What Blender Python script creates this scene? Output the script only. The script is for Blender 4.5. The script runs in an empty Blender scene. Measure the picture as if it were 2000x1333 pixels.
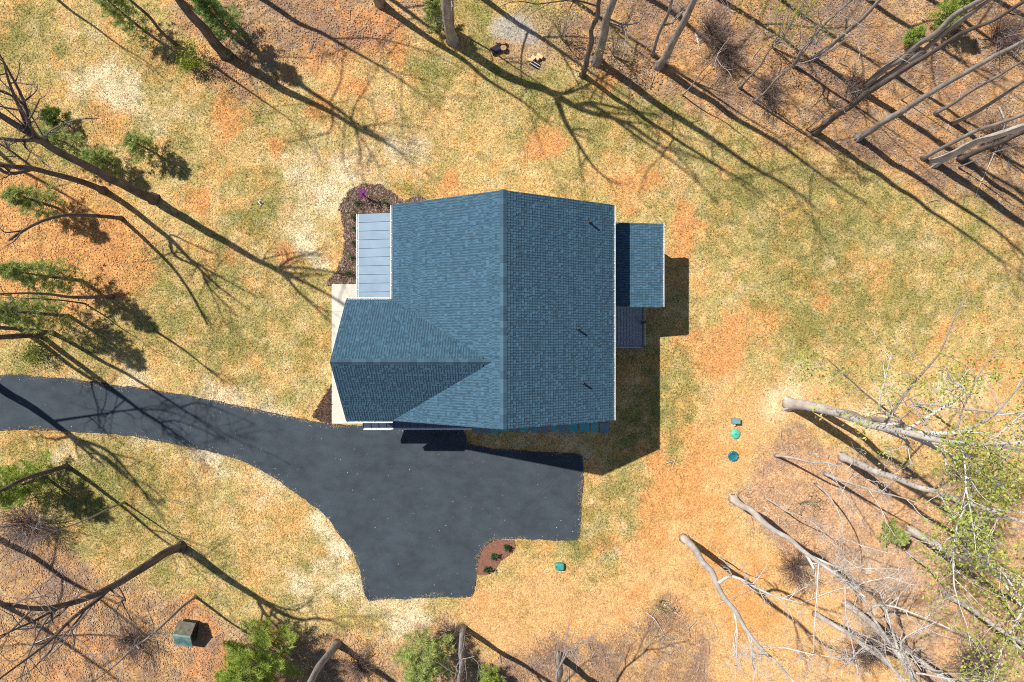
import bpy, math, random
import numpy as np
from mathutils import Vector

# ------------------------------------------------------------------ camera, sky, sun, exposure
SC = bpy.context.scene
COL = SC.collection
CAMH = 44.0                 # camera height in metres
GS = 0.027                  # metres on the ground for one pixel of the 2000 px photograph
SUNX, SUNY = 0.546, -0.368  # how far a shadow falls for each metre of height

cam_d = bpy.data.cameras.new('camera')
cam = bpy.data.objects.new('camera', cam_d)
COL.objects.link(cam)
cam.location = (0, 0, CAMH)
cam.rotation_euler = (0, 0, 0)
cam_d.sensor_width = 36.0
cam_d.lens = 36.0 * CAMH / (2000 * GS)
cam_d.clip_start = 0.5
cam_d.clip_end = 2000
SC.camera = cam

world = bpy.data.worlds.new('World')
SC.world = world
world.use_nodes = True
wn = world.node_tree
wn.nodes.clear()
sky = wn.nodes.new('ShaderNodeTexSky')
sky.sky_type = 'NISHITA'
sky.sun_disc = False
sky.sun_elevation = math.atan2(1.0, math.hypot(SUNX, SUNY))
sky.sun_rotation = math.atan2(-SUNX, -SUNY)
sky.air_density = 1.0
sky.dust_density = 0.6
sky.ozone_density = 3.5
bg = wn.nodes.new('ShaderNodeBackground')
bg.inputs['Strength'].default_value = 0.068
wo = wn.nodes.new('ShaderNodeOutputWorld')
wn.links.new(sky.outputs[0], bg.inputs['Color'])
wn.links.new(bg.outputs[0], wo.inputs['Surface'])

sun_d = bpy.data.lights.new('sun', 'SUN')
sun_d.energy = 4.6
sun_d.angle = math.radians(0.55)
sun_d.color = (1.0, 0.95, 0.87)
sun = bpy.data.objects.new('sun', sun_d)
COL.objects.link(sun)
sun.location = (-30, 20, 60)
sun.rotation_euler = Vector((SUNX, SUNY, -1.0)).to_track_quat('-Z', 'Y').to_euler()

SC.view_settings.view_transform = 'Standard'
SC.view_settings.look = 'None'
SC.view_settings.gamma = 1.0
SC.view_settings.use_curve_mapping = False
SC.view_settings.exposure = 0.45
SC.cycles.filter_width = 1.05
SC.cycles.use_denoising = False

# ------------------------------------------------------------------ helpers
def G(px, py, z=0.0):
    """Place seen at photograph point (px, py) at height z, as x, y in metres."""
    f = GS * (CAMH - z) / CAMH
    return ((px - 1000) * f, (667 - py) * f)

def P3(px, py, z=0.0):
    x, y = G(px, py, z)
    return np.array((x, y, z))

def tag(o, label=None, cat=None, group=None, kind=None):
    if label: o['label'] = label
    if cat: o['category'] = cat
    if group: o['group'] = group
    if kind: o['kind'] = kind
    return o

def empty(name, loc, label=None, cat=None, group=None):
    o = bpy.data.objects.new(name, None)
    COL.objects.link(o)
    o.empty_display_size = 0.2
    o.location = loc
    return tag(o, label, cat, group)

def link(name, me, mat, parent=None, loc=None):
    o = bpy.data.objects.new(name, me)
    COL.objects.link(o)
    if mat is not None and len(me.materials) == 0:
        me.materials.append(mat)
    if parent is not None:
        o.parent = parent
        # geometry is given in world coordinates: undo the parents' offset
        off = Vector((0, 0, 0)); p = parent
        while p is not None:
            off += Vector(p.location); p = p.parent
        o.location = -off if loc is None else Vector(loc) - off
    elif loc is not None:
        o.location = loc
    return o

def mesh_np(name, V, Q=None, T=None, col=None, smooth=False):
    """Mesh straight from arrays: vertices, quads, triangles, colour per vertex."""
    V = np.asarray(V, np.float32).reshape(-1, 3)
    nq = 0 if Q is None else len(Q); nt = 0 if T is None else len(T)
    me = bpy.data.meshes.new(name)
    me.vertices.add(len(V)); me.vertices.foreach_set('co', V.ravel())
    li = []
    if nq: li.append(np.asarray(Q, np.int32).ravel())
    if nt: li.append(np.asarray(T, np.int32).ravel())
    li = np.concatenate(li)
    me.loops.add(len(li)); me.loops.foreach_set('vertex_index', li)
    me.polygons.add(nq + nt)
    st = np.concatenate([np.arange(nq) * 4, nq * 4 + np.arange(nt) * 3]).astype(np.int32)
    me.polygons.foreach_set('loop_start', st)
    me.polygons.foreach_set('use_smooth', np.full(nq + nt, bool(smooth)))
    me.update(calc_edges=True)
    if col is not None:
        a = me.attributes.new('Col', 'FLOAT_COLOR', 'POINT')
        c = np.ones((len(V), 4), np.float32); c[:, :3] = col
        a.data.foreach_set('color', c.ravel())
    return me

class MB:
    """Collects boxes, prisms and tubes for one mesh."""
    def __init__(s): s.V = []; s.Q = []; s.T = []; s.n = 0; s.C = []
    def add(s, V, Q=None, T=None, c=None):
        V = np.asarray(V, float).reshape(-1, 3)
        if Q is not None and len(Q): s.Q.append(np.asarray(Q, int).reshape(-1, 4) + s.n)
        if T is not None and len(T): s.T.append(np.asarray(T, int).reshape(-1, 3) + s.n)
        s.V.append(V); s.n += len(V)
        s.C.append(np.tile(np.asarray((1, 1, 1) if c is None else c, float), (len(V), 1)))
    def box(s, x0, x1, y0, y1, z0, z1, c=None):
        V = [(x, y, z) for z in (z0, z1) for y in (y0, y1) for x in (x0, x1)]
        s.add(V, [(0, 2, 3, 1), (4, 5, 7, 6), (0, 1, 5, 4), (2, 6, 7, 3), (0, 4, 6, 2), (1, 3, 7, 5)], c=c)
    def hexa(s, b, t, c=None):
        s.add(list(b) + list(t), [(3, 2, 1, 0), (4, 5, 6, 7), (0, 1, 5, 4), (1, 2, 6, 5), (2, 3, 7, 6), (3, 0, 4, 7)], c=c)
    def bar(s, a, b, w, h, c=None):
        a = np.array(a, float); b = np.array(b, float)
        t = b - a; t /= np.linalg.norm(t)
        up = np.array((0, 0, 1.0)) if abs(t[2]) < .9 else np.array((1.0, 0, 0))
        u = np.cross(t, up); u /= np.linalg.norm(u); v = np.cross(u, t)
        cs = [(-1, -1), (1, -1), (1, 1), (-1, 1)]
        s.hexa([a + u * w / 2 * i + v * h / 2 * j for i, j in cs], [b + u * w / 2 * i + v * h / 2 * j for i, j in cs], c=c)
    def tube(s, pts, rad, k=6, cap=False, c=None):
        pts = np.asarray(pts, float); rad = np.asarray(rad, float); n = len(pts)
        t = np.gradient(pts, axis=0); t /= (np.linalg.norm(t, axis=1, keepdims=True) + 1e-9)
        m = np.abs(t).mean(0); ref = np.zeros(3); ref[np.argmin(m)] = 1.0
        n1 = np.cross(t, ref); n1 /= (np.linalg.norm(n1, axis=1, keepdims=True) + 1e-9)
        n2 = np.cross(t, n1)
        a = np.arange(k) * 2 * math.pi / k
        V = pts[:, None, :] + rad[:, None, None] * (np.cos(a)[None, :, None] * n1[:, None, :] + np.sin(a)[None, :, None] * n2[:, None, :])
        i = np.arange(n - 1)[:, None] * k; j = np.arange(k)[None, :]; j2 = (j + 1) % k
        Q = np.stack([i + j, i + j2, i + k + j2, i + k + j], -1).reshape(-1, 4)
        V = V.reshape(-1, 3); T = None
        if cap:
            V = np.vstack([V, pts[0], pts[-1]])
            jj = np.arange(k); j3 = (jj + 1) % k; b = (n - 1) * k
            T = np.concatenate([np.stack([jj, np.full(k, n * k), j3], -1), np.stack([b + jj, b + j3, np.full(k, n * k + 1)], -1)])
        s.add(V, Q, T, c=c)
    def build(s, name, mat, parent=None, smooth=False, col=False):
        V = np.concatenate(s.V)
        me = mesh_np(name, V, np.concatenate(s.Q) if s.Q else None, np.concatenate(s.T) if s.T else None,
                     np.concatenate(s.C) if col else None, smooth)
        return link(name, me, mat, parent)

# value noise in numpy, used for where grass, straw, soil and litter lie
def vnoise(x, y, seed):
    r = np.random.RandomState(seed).rand(256, 256)
    xi = np.floor(x).astype(int); yi = np.floor(y).astype(int)
    fx = x - xi; fy = y - yi
    fx = fx * fx * (3 - 2 * fx); fy = fy * fy * (3 - 2 * fy)
    a = r[xi % 256, yi % 256]; b = r[(xi + 1) % 256, yi % 256]
    c = r[xi % 256, (yi + 1) % 256]; d = r[(xi + 1) % 256, (yi + 1) % 256]
    return (a * (1 - fx) + b * fx) * (1 - fy) + (c * (1 - fx) + d * fx) * fy

def fbm(x, y, scale, seed, octv=4, gain=.55):
    s = 0; w = 0; a = 1.0; f = 1.0 / scale
    for o in range(octv):
        s = s + a * vnoise(x * f + 37.1 * o + 500, y * f + 91.7 * o + 500, seed + o); w += a
        a *= gain; f *= 2.03
    return s / w

def sstep(e0, e1, x):
    t = np.clip((x - e0) / (e1 - e0), 0, 1)
    return t * t * (3 - 2 * t)

def poly_sd(x, y, poly):
    """Signed distance to a polygon, positive inside."""
    d = np.full(x.shape, 1e9); ins = np.zeros(x.shape, bool); n = len(poly)
    for i in range(n):
        ax, ay = poly[i]; bx, by = poly[(i + 1) % n]
        ex, ey = bx - ax, by - ay
        t = np.clip(((x - ax) * ex + (y - ay) * ey) / (ex * ex + ey * ey + 1e-12), 0, 1)
        d = np.minimum(d, (x - ax - t * ex) ** 2 + (y - ay - t * ey) ** 2)
        c = ((ay > y) != (by > y)) & (x < (bx - ax) * (y - ay) / (by - ay + 1e-12) + ax)
        ins ^= c
    d = np.sqrt(d)
    return np.where(ins, d, -d)

def gp(pts): return [G(px, py) for px, py in pts]

def smooth_closed(pts, sub=6):
    P = np.array(pts, float); n = len(P); out = []
    for i in range(n):
        p0, p1, p2, p3 = P[i - 1], P[i], P[(i + 1) % n], P[(i + 2) % n]
        for k in range(sub):
            t = k / sub
            out.append(.5 * ((2 * p1) + (p2 - p0) * t + (2 * p0 - 5 * p1 + 4 * p2 - p3) * t * t + (3 * p1 - p0 - 3 * p2 + p3) * t ** 3))
    return [tuple(q) for q in out]

def catmull(P, sub=4):
    P = np.asarray(P, float); n = len(P)
    if n < 3: return np.array([P[0] + (P[-1] - P[0]) * t for t in np.linspace(0, 1, sub + 1)])
    Q = np.vstack([2 * P[0] - P[1], P, 2 * P[-1] - P[-2]]); out = []
    for i in range(1, n):
        p0, p1, p2, p3 = Q[i - 1], Q[i], Q[i + 1], Q[i + 2]
        for k in range(sub):
            t = k / sub
            out.append(.5 * ((2 * p1) + (p2 - p0) * t + (2 * p0 - 5 * p1 + 4 * p2 - p3) * t * t + (3 * p1 - p0 - 3 * p2 + p3) * t ** 3))
    out.append(P[-1])
    return np.array(out)

def slab(name, pts, z0, z1, mat, parent=None):
    """A flat sheet with thickness from a ground outline."""
    n = len(pts)
    V = [(x, y, z0) for x, y in pts] + [(x, y, z1) for x, y in pts]
    area = sum(pts[i][0] * pts[(i + 1) % n][1] - pts[(i + 1) % n][0] * pts[i][1] for i in range(n))
    top = [n + i for i in range(n)]
    if area < 0: top.reverse()
    F = [top] + [(i, (i + 1) % n, n + (i + 1) % n, n + i) if area > 0 else ((i + 1) % n, i, n + i, n + (i + 1) % n) for i in range(n)]
    me = bpy.data.meshes.new(name); me.from_pydata(V, [], F); me.update()
    return link(name, me, mat, parent)

# ------------------------------------------------------------------ materials
def mat_base(name):
    m = bpy.data.materials.new(name); m.use_nodes = True
    nt = m.node_tree; b = nt.nodes['Principled BSDF']
    return m, nt, b

def N(nt, t, **kw):
    n = nt.nodes.new(t)
    for k, v in kw.items(): setattr(n, k, v)
    return n

def rgb(c): return (c[0], c[1], c[2], 1.0)

def mat_noise(name, c1, c2, scale=8.0, rough=.9, detail=5, bump=0.0, metal=0.0, spec=.3, stretch=None, contrast=(.3, .7), bscale=None):
    m, nt, b = mat_base(name)
    tc = N(nt, 'ShaderNodeTexCoord'); src = tc.outputs['Object']
    if stretch:
        mp = N(nt, 'ShaderNodeMapping'); mp.inputs['Scale'].default_value = stretch
        nt.links.new(src, mp.inputs['Vector']); src = mp.outputs[0]
    no = N(nt, 'ShaderNodeTexNoise'); no.inputs['Scale'].default_value = scale; no.inputs['Detail'].default_value = detail
    nt.links.new(src, no.inputs['Vector'])
    r = N(nt, 'ShaderNodeValToRGB')
    r.color_ramp.elements[0].position = contrast[0]; r.color_ramp.elements[1].position = contrast[1]
    r.color_ramp.elements[0].color = rgb(c1); r.color_ramp.elements[1].color = rgb(c2)
    nt.links.new(no.outputs['Fac'], r.inputs[0]); nt.links.new(r.outputs[0], b.inputs['Base Color'])
    b.inputs['Roughness'].default_value = rough; b.inputs['Metallic'].default_value = metal
    b.inputs['Specular IOR Level'].default_value = spec
    if bump:
        n2 = N(nt, 'ShaderNodeTexNoise'); n2.inputs['Scale'].default_value = bscale or scale * 4; n2.inputs['Detail'].default_value = 4
        nt.links.new(src, n2.inputs['Vector'])
        bp = N(nt, 'ShaderNodeBump'); bp.inputs['Strength'].default_value = bump; bp.inputs['Distance'].default_value = .03
        nt.links.new(n2.outputs['Fac'], bp.inputs['Height']); nt.links.new(bp.outputs[0], b.inputs['Normal'])
    return m

def mat_attr(name, rough=.9, spec=.2, nscale=0, namp=.25, trans=0.0):
    """Colour from the mesh's own colour attribute, with fine grain."""
    m, nt, b = mat_base(name)
    a = N(nt, 'ShaderNodeAttribute', attribute_name='Col'); src = a.outputs['Color']
    if nscale:
        tc = N(nt, 'ShaderNodeTexCoord')
        no = N(nt, 'ShaderNodeTexNoise'); no.inputs['Scale'].default_value = nscale; no.inputs['Detail'].default_value = 3
        nt.links.new(tc.outputs['Object'], no.inputs['Vector'])
        mr = N(nt, 'ShaderNodeMapRange'); mr.inputs[1].default_value = .25; mr.inputs[2].default_value = .75
        mr.inputs[3].default_value = 1 - namp; mr.inputs[4].default_value = 1 + namp
        nt.links.new(no.outputs['Fac'], mr.inputs[0])
        mx = N(nt, 'ShaderNodeVectorMath', operation='SCALE')
        nt.links.new(src, mx.inputs[0]); nt.links.new(mr.outputs[0], mx.inputs['Scale']); src = mx.outputs[0]
    nt.links.new(src, b.inputs['Base Color'])
    b.inputs['Roughness'].default_value = rough; b.inputs['Specular IOR Level'].default_value = spec
    if trans:
        out = nt.nodes['Material Output']
        tr = N(nt, 'ShaderNodeBsdfTranslucent'); nt.links.new(src, tr.inputs['Color'])
        mix = N(nt, 'ShaderNodeMixShader'); mix.inputs[0].default_value = trans
        nt.links.new(b.outputs[0], mix.inputs[1]); nt.links.new(tr.outputs[0], mix.inputs[2])
        nt.links.new(mix.outputs[0], out.inputs['Surface'])
    return m

def mat_ground():
    m, nt, b = mat_base('soil_and_grass')
    a = N(nt, 'ShaderNodeAttribute', attribute_name='Col')
    geo = N(nt, 'ShaderNodeNewGeometry')
    n1 = N(nt, 'ShaderNodeTexNoise'); n1.inputs['Scale'].default_value = 11.0; n1.inputs['Detail'].default_value = 5; n1.inputs['Roughness'].default_value = .72
    n2 = N(nt, 'ShaderNodeTexNoise'); n2.inputs['Scale'].default_value = 2.2; n2.inputs['Detail'].default_value = 5; n2.inputs['Roughness'].default_value = .65
    for n in (n1, n2): nt.links.new(geo.outputs['Position'], n.inputs['Vector'])
    r1 = N(nt, 'ShaderNodeMapRange'); r1.inputs[1].default_value = .3; r1.inputs[2].default_value = .7; r1.inputs[3].default_value = .42; r1.inputs[4].default_value = 1.42
    r2 = N(nt, 'ShaderNodeMapRange'); r2.inputs[1].default_value = .3; r2.inputs[2].default_value = .7; r2.inputs[3].default_value = .72; r2.inputs[4].default_value = 1.25
    nt.links.new(n1.outputs['Fac'], r1.inputs[0]); nt.links.new(n2.outputs['Fac'], r2.inputs[0])
    mu = N(nt, 'ShaderNodeMath', operation='MULTIPLY'); nt.links.new(r1.outputs[0], mu.inputs[0]); nt.links.new(r2.outputs[0], mu.inputs[1])
    sc = N(nt, 'ShaderNodeVectorMath', operation='SCALE'); nt.links.new(a.outputs['Color'], sc.inputs[0]); nt.links.new(mu.outputs[0], sc.inputs['Scale'])
    nt.links.new(sc.outputs[0], b.inputs['Base Color'])
    b.inputs['Roughness'].default_value = 1.0; b.inputs['Specular IOR Level'].default_value = .05
    bp = N(nt, 'ShaderNodeBump'); bp.inputs['Strength'].default_value = .6; bp.inputs['Distance'].default_value = .04
    nt.links.new(n1.outputs['Fac'], bp.inputs['Height']); nt.links.new(bp.outputs[0], b.inputs['Normal'])
    return m

def mat_asphalt():
    m, nt, b = mat_base('asphalt')
    geo = N(nt, 'ShaderNodeNewGeometry')
    n1 = N(nt, 'ShaderNodeTexNoise'); n1.inputs['Scale'].default_value = .55; n1.inputs['Detail'].default_value = 8; n1.inputs['Roughness'].default_value = .6
    n2 = N(nt, 'ShaderNodeTexNoise'); n2.inputs['Scale'].default_value = 28; n2.inputs['Detail'].default_value = 4; n2.inputs['Roughness'].default_value = .8
    mp = N(nt, 'ShaderNodeMapping'); mp.inputs['Scale'].default_value = (1.6, 2.4, 1); mp.inputs['Rotation'].default_value = (0, 0, .2)
    nt.links.new(geo.outputs['Position'], mp.inputs['Vector'])
    n3 = N(nt, 'ShaderNodeTexNoise'); n3.inputs['Scale'].default_value = .9; n3.inputs['Detail'].default_value = 5
    nt.links.new(mp.outputs[0], n3.inputs['Vector'])
    for n in (n1, n2): nt.links.new(geo.outputs['Position'], n.inputs['Vector'])
    r = N(nt, 'ShaderNodeValToRGB')
    r.color_ramp.elements[0].position = .36; r.color_ramp.elements[0].color = (.032, .041, .051, 1)
    r.color_ramp.elements[1].position = .62; r.color_ramp.elements[1].color = (.050, .064, .078, 1)
    ad = N(nt, 'ShaderNodeMath', operation='MULTIPLY_ADD'); ad.inputs[1].default_value = .45
    sb = N(nt, 'ShaderNodeMath', operation='MULTIPLY'); sb.inputs[1].default_value = .55
    nt.links.new(n1.outputs['Fac'], sb.inputs[0]); nt.links.new(n3.outputs['Fac'], ad.inputs[0]); nt.links.new(sb.outputs[0], ad.inputs[2])
    nt.links.new(ad.outputs[0], r.inputs[0])
    r2 = N(nt, 'ShaderNodeMapRange'); r2.inputs[1].default_value = .3; r2.inputs[2].default_value = .7; r2.inputs[3].default_value = .7; r2.inputs[4].default_value = 1.35
    nt.links.new(n2.outputs['Fac'], r2.inputs[0])
    sc = N(nt, 'ShaderNodeVectorMath', operation='SCALE'); nt.links.new(r.outputs[0], sc.inputs[0]); nt.links.new(r2.outputs[0], sc.inputs['Scale'])
    nt.links.new(sc.outputs[0], b.inputs['Base Color'])
    b.inputs['Roughness'].default_value = .85; b.inputs['Specular IOR Level'].default_value = .25
    bp = N(nt, 'ShaderNodeBump'); bp.inputs['Strength'].default_value = .35; bp.inputs['Distance'].default_value = .01
    nt.links.new(n2.outputs['Fac'], bp.inputs['Height']); nt.links.new(bp.outputs[0], b.inputs['Normal'])
    return m

M = {}
M['ground'] = mat_ground()
M['asphalt'] = mat_asphalt()
M['concrete'] = mat_noise('pale_concrete', (.50, .46, .39), (.60, .555, .475), 2.5, .9, bump=.1)
M['mulch'] = mat_noise('dark_mulch', (.085, .055, .04), (.15, .1, .075), 14, .95, bump=.8)
M['bark_mulch'] = mat_noise('red_bark_mulch', (.16, .07, .045), (.27, .13, .09), 14, .95, bump=.8)
M['litter'] = mat_attr('dry_leaf', .85, .2, trans=.15)
M['blade'] = mat_attr('straw_and_grass_blade', .9, .1)
M['shingle'] = mat_attr('blue_asphalt_shingle', .88, .25, 60, .18)
M['roof_deck'] = mat_noise('roof_underlay', (.035, .06, .085), (.045, .075, .1), 6, .9)
M['white_trim'] = mat_noise('white_painted_trim', (.74, .74, .72), (.82, .82, .81), 3, .5)
M['siding'] = mat_noise('white_siding', (.66, .66, .64), (.72, .72, .7), 3, .6)
M['garage'] = mat_noise('garage_door_paint', (.5, .5, .49), (.56, .56, .55), 3, .5)
M['metal_roof'] = mat_noise('pale_blue_steel_roof', (.135, .21, .29), (.18, .26, .34), 1.3, .55, metal=.0, spec=.4, contrast=(.3, .7))
M['dark_metal_roof'] = mat_noise('dark_steel_roof', (.05, .075, .11), (.065, .09, .13), 3, .45, metal=.2, spec=.5)
M['deck'] = mat_noise('grey_composite_deck', (.27, .34, .42), (.36, .43, .5), 5, .7, stretch=(6, .6, 1))
M['railing'] = mat_noise('dark_railing_metal', (.03, .032, .036), (.05, .052, .058), 5, .4)
M['rail_top'] = mat_noise('grey_rail_cap', (.3, .33, .37), (.36, .39, .43), 5, .5)
M['pipe'] = mat_noise('dark_vent_pipe', (.03, .033, .04), (.05, .053, .06), 5, .5)
M['bluestone'] = mat_noise('bluestone', (.08, .34, .36), (.12, .42, .44), 3, .8, bump=.2)
M['bluestone_b'] = mat_noise('green_grey_stone', (.12, .25, .31), (.17, .3, .36), 3, .8, bump=.2)
M['bluestone_c'] = mat_noise('violet_grey_stone', (.17, .21, .29), (.22, .25, .33), 3, .8, bump=.2)
M['bark'] = mat_noise('grey_bark', (.2, .175, .16), (.42, .385, .355), 5, .95, bump=.7, stretch=(1, 1, .22), bscale=16)
M['bark_dark_unlit'] = mat_noise('dark_or_unlit_bark', (.07, .055, .048), (.19, .16, .145), 5, .95, bump=.7, stretch=(1, 1, .22), bscale=16)  # unlit side of west trunks put into the bark colour; pines share it
M['bark_pale_sunlit'] = mat_noise('pale_sunlit_bark', (.42, .385, .35), (.68, .64, .595), 4, .95, bump=.5, stretch=(1, 1, .3), bscale=14)  # sunlit side of south-east trunks put into the bark colour; sticks share it
M['twig'] = mat_noise('purple_brown_twig', (.11, .075, .065), (.24, .18, .16), 6, .95)
M['leaf'] = mat_attr('fresh_leaf', .6, .3, trans=.35)
M['needle'] = mat_attr('pine_needle', .65, .25, trans=.2)
M['teal_plastic'] = mat_noise('teal_green_plastic', (.03, .25, .21), (.05, .32, .27), 4, .45)
M['jade_plastic'] = mat_noise('bright_green_plastic', (.06, .42, .29), (.09, .5, .35), 4, .45)
M['deep_teal'] = mat_noise('deep_teal_plastic', (.008, .12, .15), (.02, .17, .2), 7, .5)
M['grey_blue'] = mat_noise('faded_blue_green_metal', (.11, .25, .27), (.17, .32, .33), 5, .5)
M['black'] = mat_noise('black_rubber', (.012, .012, .016), (.02, .02, .026), 5, .6)
M['charred'] = mat_noise('blackened_wood', (.012, .013, .022), (.03, .03, .045), 9, .8, bump=.5)
M['cut_wood'] = mat_noise('fresh_cut_wood', (.62, .38, .19), (.76, .52, .3), 9, .85)
M['log_bark'] = mat_noise('log_bark', (.12, .075, .05), (.24, .15, .1), 9, .95, bump=.6)
M['hut_roof'] = mat_noise('faded_green_roofing', (.07, .15, .135), (.2, .3, .265), 2.6, .6, contrast=(.35, .65))
M['hut_roof_mossy'] = mat_noise('leaf_stained_roofing', (.06, .075, .05), (.2, .17, .13), 7, .9)
M['hut_wall'] = mat_noise('dark_green_boards', (.02, .035, .03), (.035, .05, .04), 5, .8)

# ------------------------------------------------------------------ outlines on the ground
DRIVE = [(-420, 745), (-200, 725), (0, 731), (60, 734), (130, 740), (250, 756), (370, 774), (500, 800), (600, 820), (648, 828),
         (700, 832), (760, 834), (840, 834), (900, 836), (906, 846), (914, 862), (930, 872), (1010, 880), (1120, 887), (1134, 890), (1138, 898), (1138, 930), (1136, 975),
         (1132, 1030), (1128, 1052), (1118, 1057), (1060, 1055), (1000, 1053), (967, 1056), (947, 1067), (936, 1085), (932, 1110), (929, 1138), (924, 1160),
         (916, 1167), (870, 1167), (780, 1170), (728, 1172), (716, 1168), (709, 1150), (703, 1118), (694, 1090), (681, 1066), (660, 1040), (640, 1014),
         (612, 988), (578, 963), (535, 933), (480, 905), (420, 885), (340, 868), (250, 852), (150, 844), (60, 841), (0, 841), (-200, 845), (-420, 900)]
drive_poly = smooth_closed(gp(DRIVE), 14)
_r = np.random.RandomState(3)
_a = np.array(drive_poly); _j = (fbm(_a[:, 0], _a[:, 1], .5, 7, 4) - .5) * .16
_k = (fbm(_a[:, 0], _a[:, 1], .5, 17, 4) - .5) * .16
drive_poly = [(x + _j[i] + _r.normal(0, .008), y + _k[i] + _r.normal(0, .008)) for i, (x, y) in enumerate(drive_poly)]
WALK = [(648.5, 556), (770, 556), (770, 828.5), (648.5, 828.5)]
BED_NW = [(668, 398), (677, 380), (692, 368), (716, 361), (740, 363), (762, 375), (785, 392), (830, 400), (830, 560), (649, 560), (650, 545), (660, 522), (668, 505), (674, 480), (671, 440), (665, 418)]
BED_SW = [(611, 815), (622, 795), (636, 772), (648.5, 752), (648.5, 828), (630, 824)]
BED_DR = [(932, 1122), (933, 1105), (937, 1085), (948, 1068), (967, 1057), (985, 1055), (1002, 1055), (1006, 1064), (1003, 1075), (990, 1088), (976, 1098), (968, 1112), (955, 1122)]
def ragged(p, a, s):
    q = np.array(p); u = (fbm(q[:, 0], q[:, 1], .35, s, 3) - .5) * a; v = (fbm(q[:, 0], q[:, 1], .35, s + 9, 3) - .5) * a
    return [(x + u[i], y + v[i]) for i, (x, y) in enumerate(p)]
bed_nw = ragged(smooth_closed(gp(BED_NW), 8), .3, 3); bed_sw = gp(BED_SW); bed_dr = ragged(smooth_closed(gp(BED_DR), 6), .12, 5)

WOODS = [
    [(1085, -60), (1092, 40), (1128, 128), (1190, 150), (1290, 196), (1330, 222), (1440, 246), (1530, 290), (1620, 306), (1740, 345), (1880, 392), (2060, 450), (2060, -60)],
    [(1505, 868), (1560, 838), (1640, 872), (1760, 900), (1880, 930), (2060, 960), (2060, 1400), (1840, 1400), (1760, 1300), (1660, 1200), (1580, 1110), (1490, 1060), (1425, 985), (1460, 925)],
    [(-60, 985), (40, 1010), (110, 1050), (150, 1100), (250, 1135), (330, 1160), (420, 1195), (520, 1225), (610, 1228), (690, 1240), (790, 1225), (860, 1195), (905, 1200), (925, 1260), (960, 1290), (1030, 1255), (1120, 1240), (1200, 1225), (1300, 1170), (1370, 1190), (1400, 1280), (1420, 1400), (-60, 1400)],
    [(325, -60), (345, 40), (395, 100), (370, 140), (420, 200), (520, 190), (560, 150), (640, 110), (740, 100), (780, 60), (900, 40), (960, -60)],
]
LEAFY = [  # orange soil under scattered dry leaves
    [(-60, 330), (90, 330), (180, 365), (260, 420), (325, 480), (310, 540), (230, 590), (130, 640), (-60, 640)],
    [(180, 195), (260, 205), (250, 290), (180, 300)],
    [(560, -40), (760, -40), (800, 60), (740, 110), (600, 120)],
]
STRAW_ORANGE = [
    [(1415, 745), (1490, 728), (1600, 745), (1760, 765), (1900, 760), (2060, 720), (2060, 900), (1800, 880), (1640, 850), (1560, 840), (1495, 880), (1440, 940), (1415, 1000), (1480, 1060), (1580, 1110), (1680, 1200), (1800, 1400), (1380, 1400), (1330, 1240), (1180, 1260), (1060, 1300), (960, 1300), (915, 1230), (925, 1150), (1000, 1120), (1120, 1130), (1210, 1110), (1260, 1050), (1290, 980), (1310, 920), (1360, 830)],
]
GREEN = [  # x, y, radius, strength
    (155, 952, 40, 1.0), (150, 930, 30, 1.0),     (870, 130, 55, .8), (840, 160, 40, .7), (950, 35, 60, .9), (960, 160, 40, .6), (1080, 20, 40, .6), (1120, 230, 70, .75), (1040, 190, 60, .5), (1250, 235, 90, .75), (1380, 300, 90, .5), (1480, 360, 90, .7), (1580, 430, 80, .75), (1690, 430, 80, .6),
    (1430, 470, 70, .5), (1560, 560, 90, .4), (1700, 640, 140, .6), (1580, 640, 70, .6), (1800, 560, 120, .35), (1930, 420, 70, .5), (1960, 560, 90, .4),
    (1300, 800, 60, .6), (1250, 850, 50, .8), (1230, 880, 40, .8), (1180, 1000, 60, .7), (1220, 960, 50, .5), (1150, 1060, 60, .6), (1020, 1075, 25, .6), (1080, 1110, 70, .3), (1350, 640, 70, .3), (1320, 740, 60, .5),
    (530, 400, 55, .8), (480, 440, 50, .5), (540, 120, 40, .4), (560, 230, 60, .4), (480, 190, 60, .6), (340, 330, 60, .4), (400, 300, 60, .3),
    (300, 570, 70, .6), (420, 560, 70, .5), (480, 640, 80, .5), (580, 560, 50, .5), (600, 690, 60, .5), (540, 720, 60, .4), (430, 690, 60, .4), (120, 690, 60, .6), (60, 700, 40, .7), (230, 660, 60, .6), (330, 640, 60, .4),
    (390, 1000, 16, 1.0), (250, 920, 80, .7), (170, 950, 60, .9), (330, 960, 60, .5), (60, 900, 50, .7), (210, 1030, 70, .7), (330, 1060, 60, .5), (430, 1110, 70, .5), (300, 1120, 60, .5), (560, 1060, 60, .3), (620, 1110, 60, .3), (480, 980, 40, .4), (700, 1190, 50, .4), (560, 1190, 50, .4),
    (60, 60, 60, .6), (20, 110, 60, .6), (30, 300, 60, .8), (90, 240, 40, .8), (200, 130, 60, .3), (300, 170, 70, .45), (100, 330, 50, .6), (230, 250, 60, .5), (480, 60, 40, .4), (650, 620, 14, .8), (780, 372, 30, .7), (820, 380, 20, .6), (1130, 380, 30, .5)]
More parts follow.
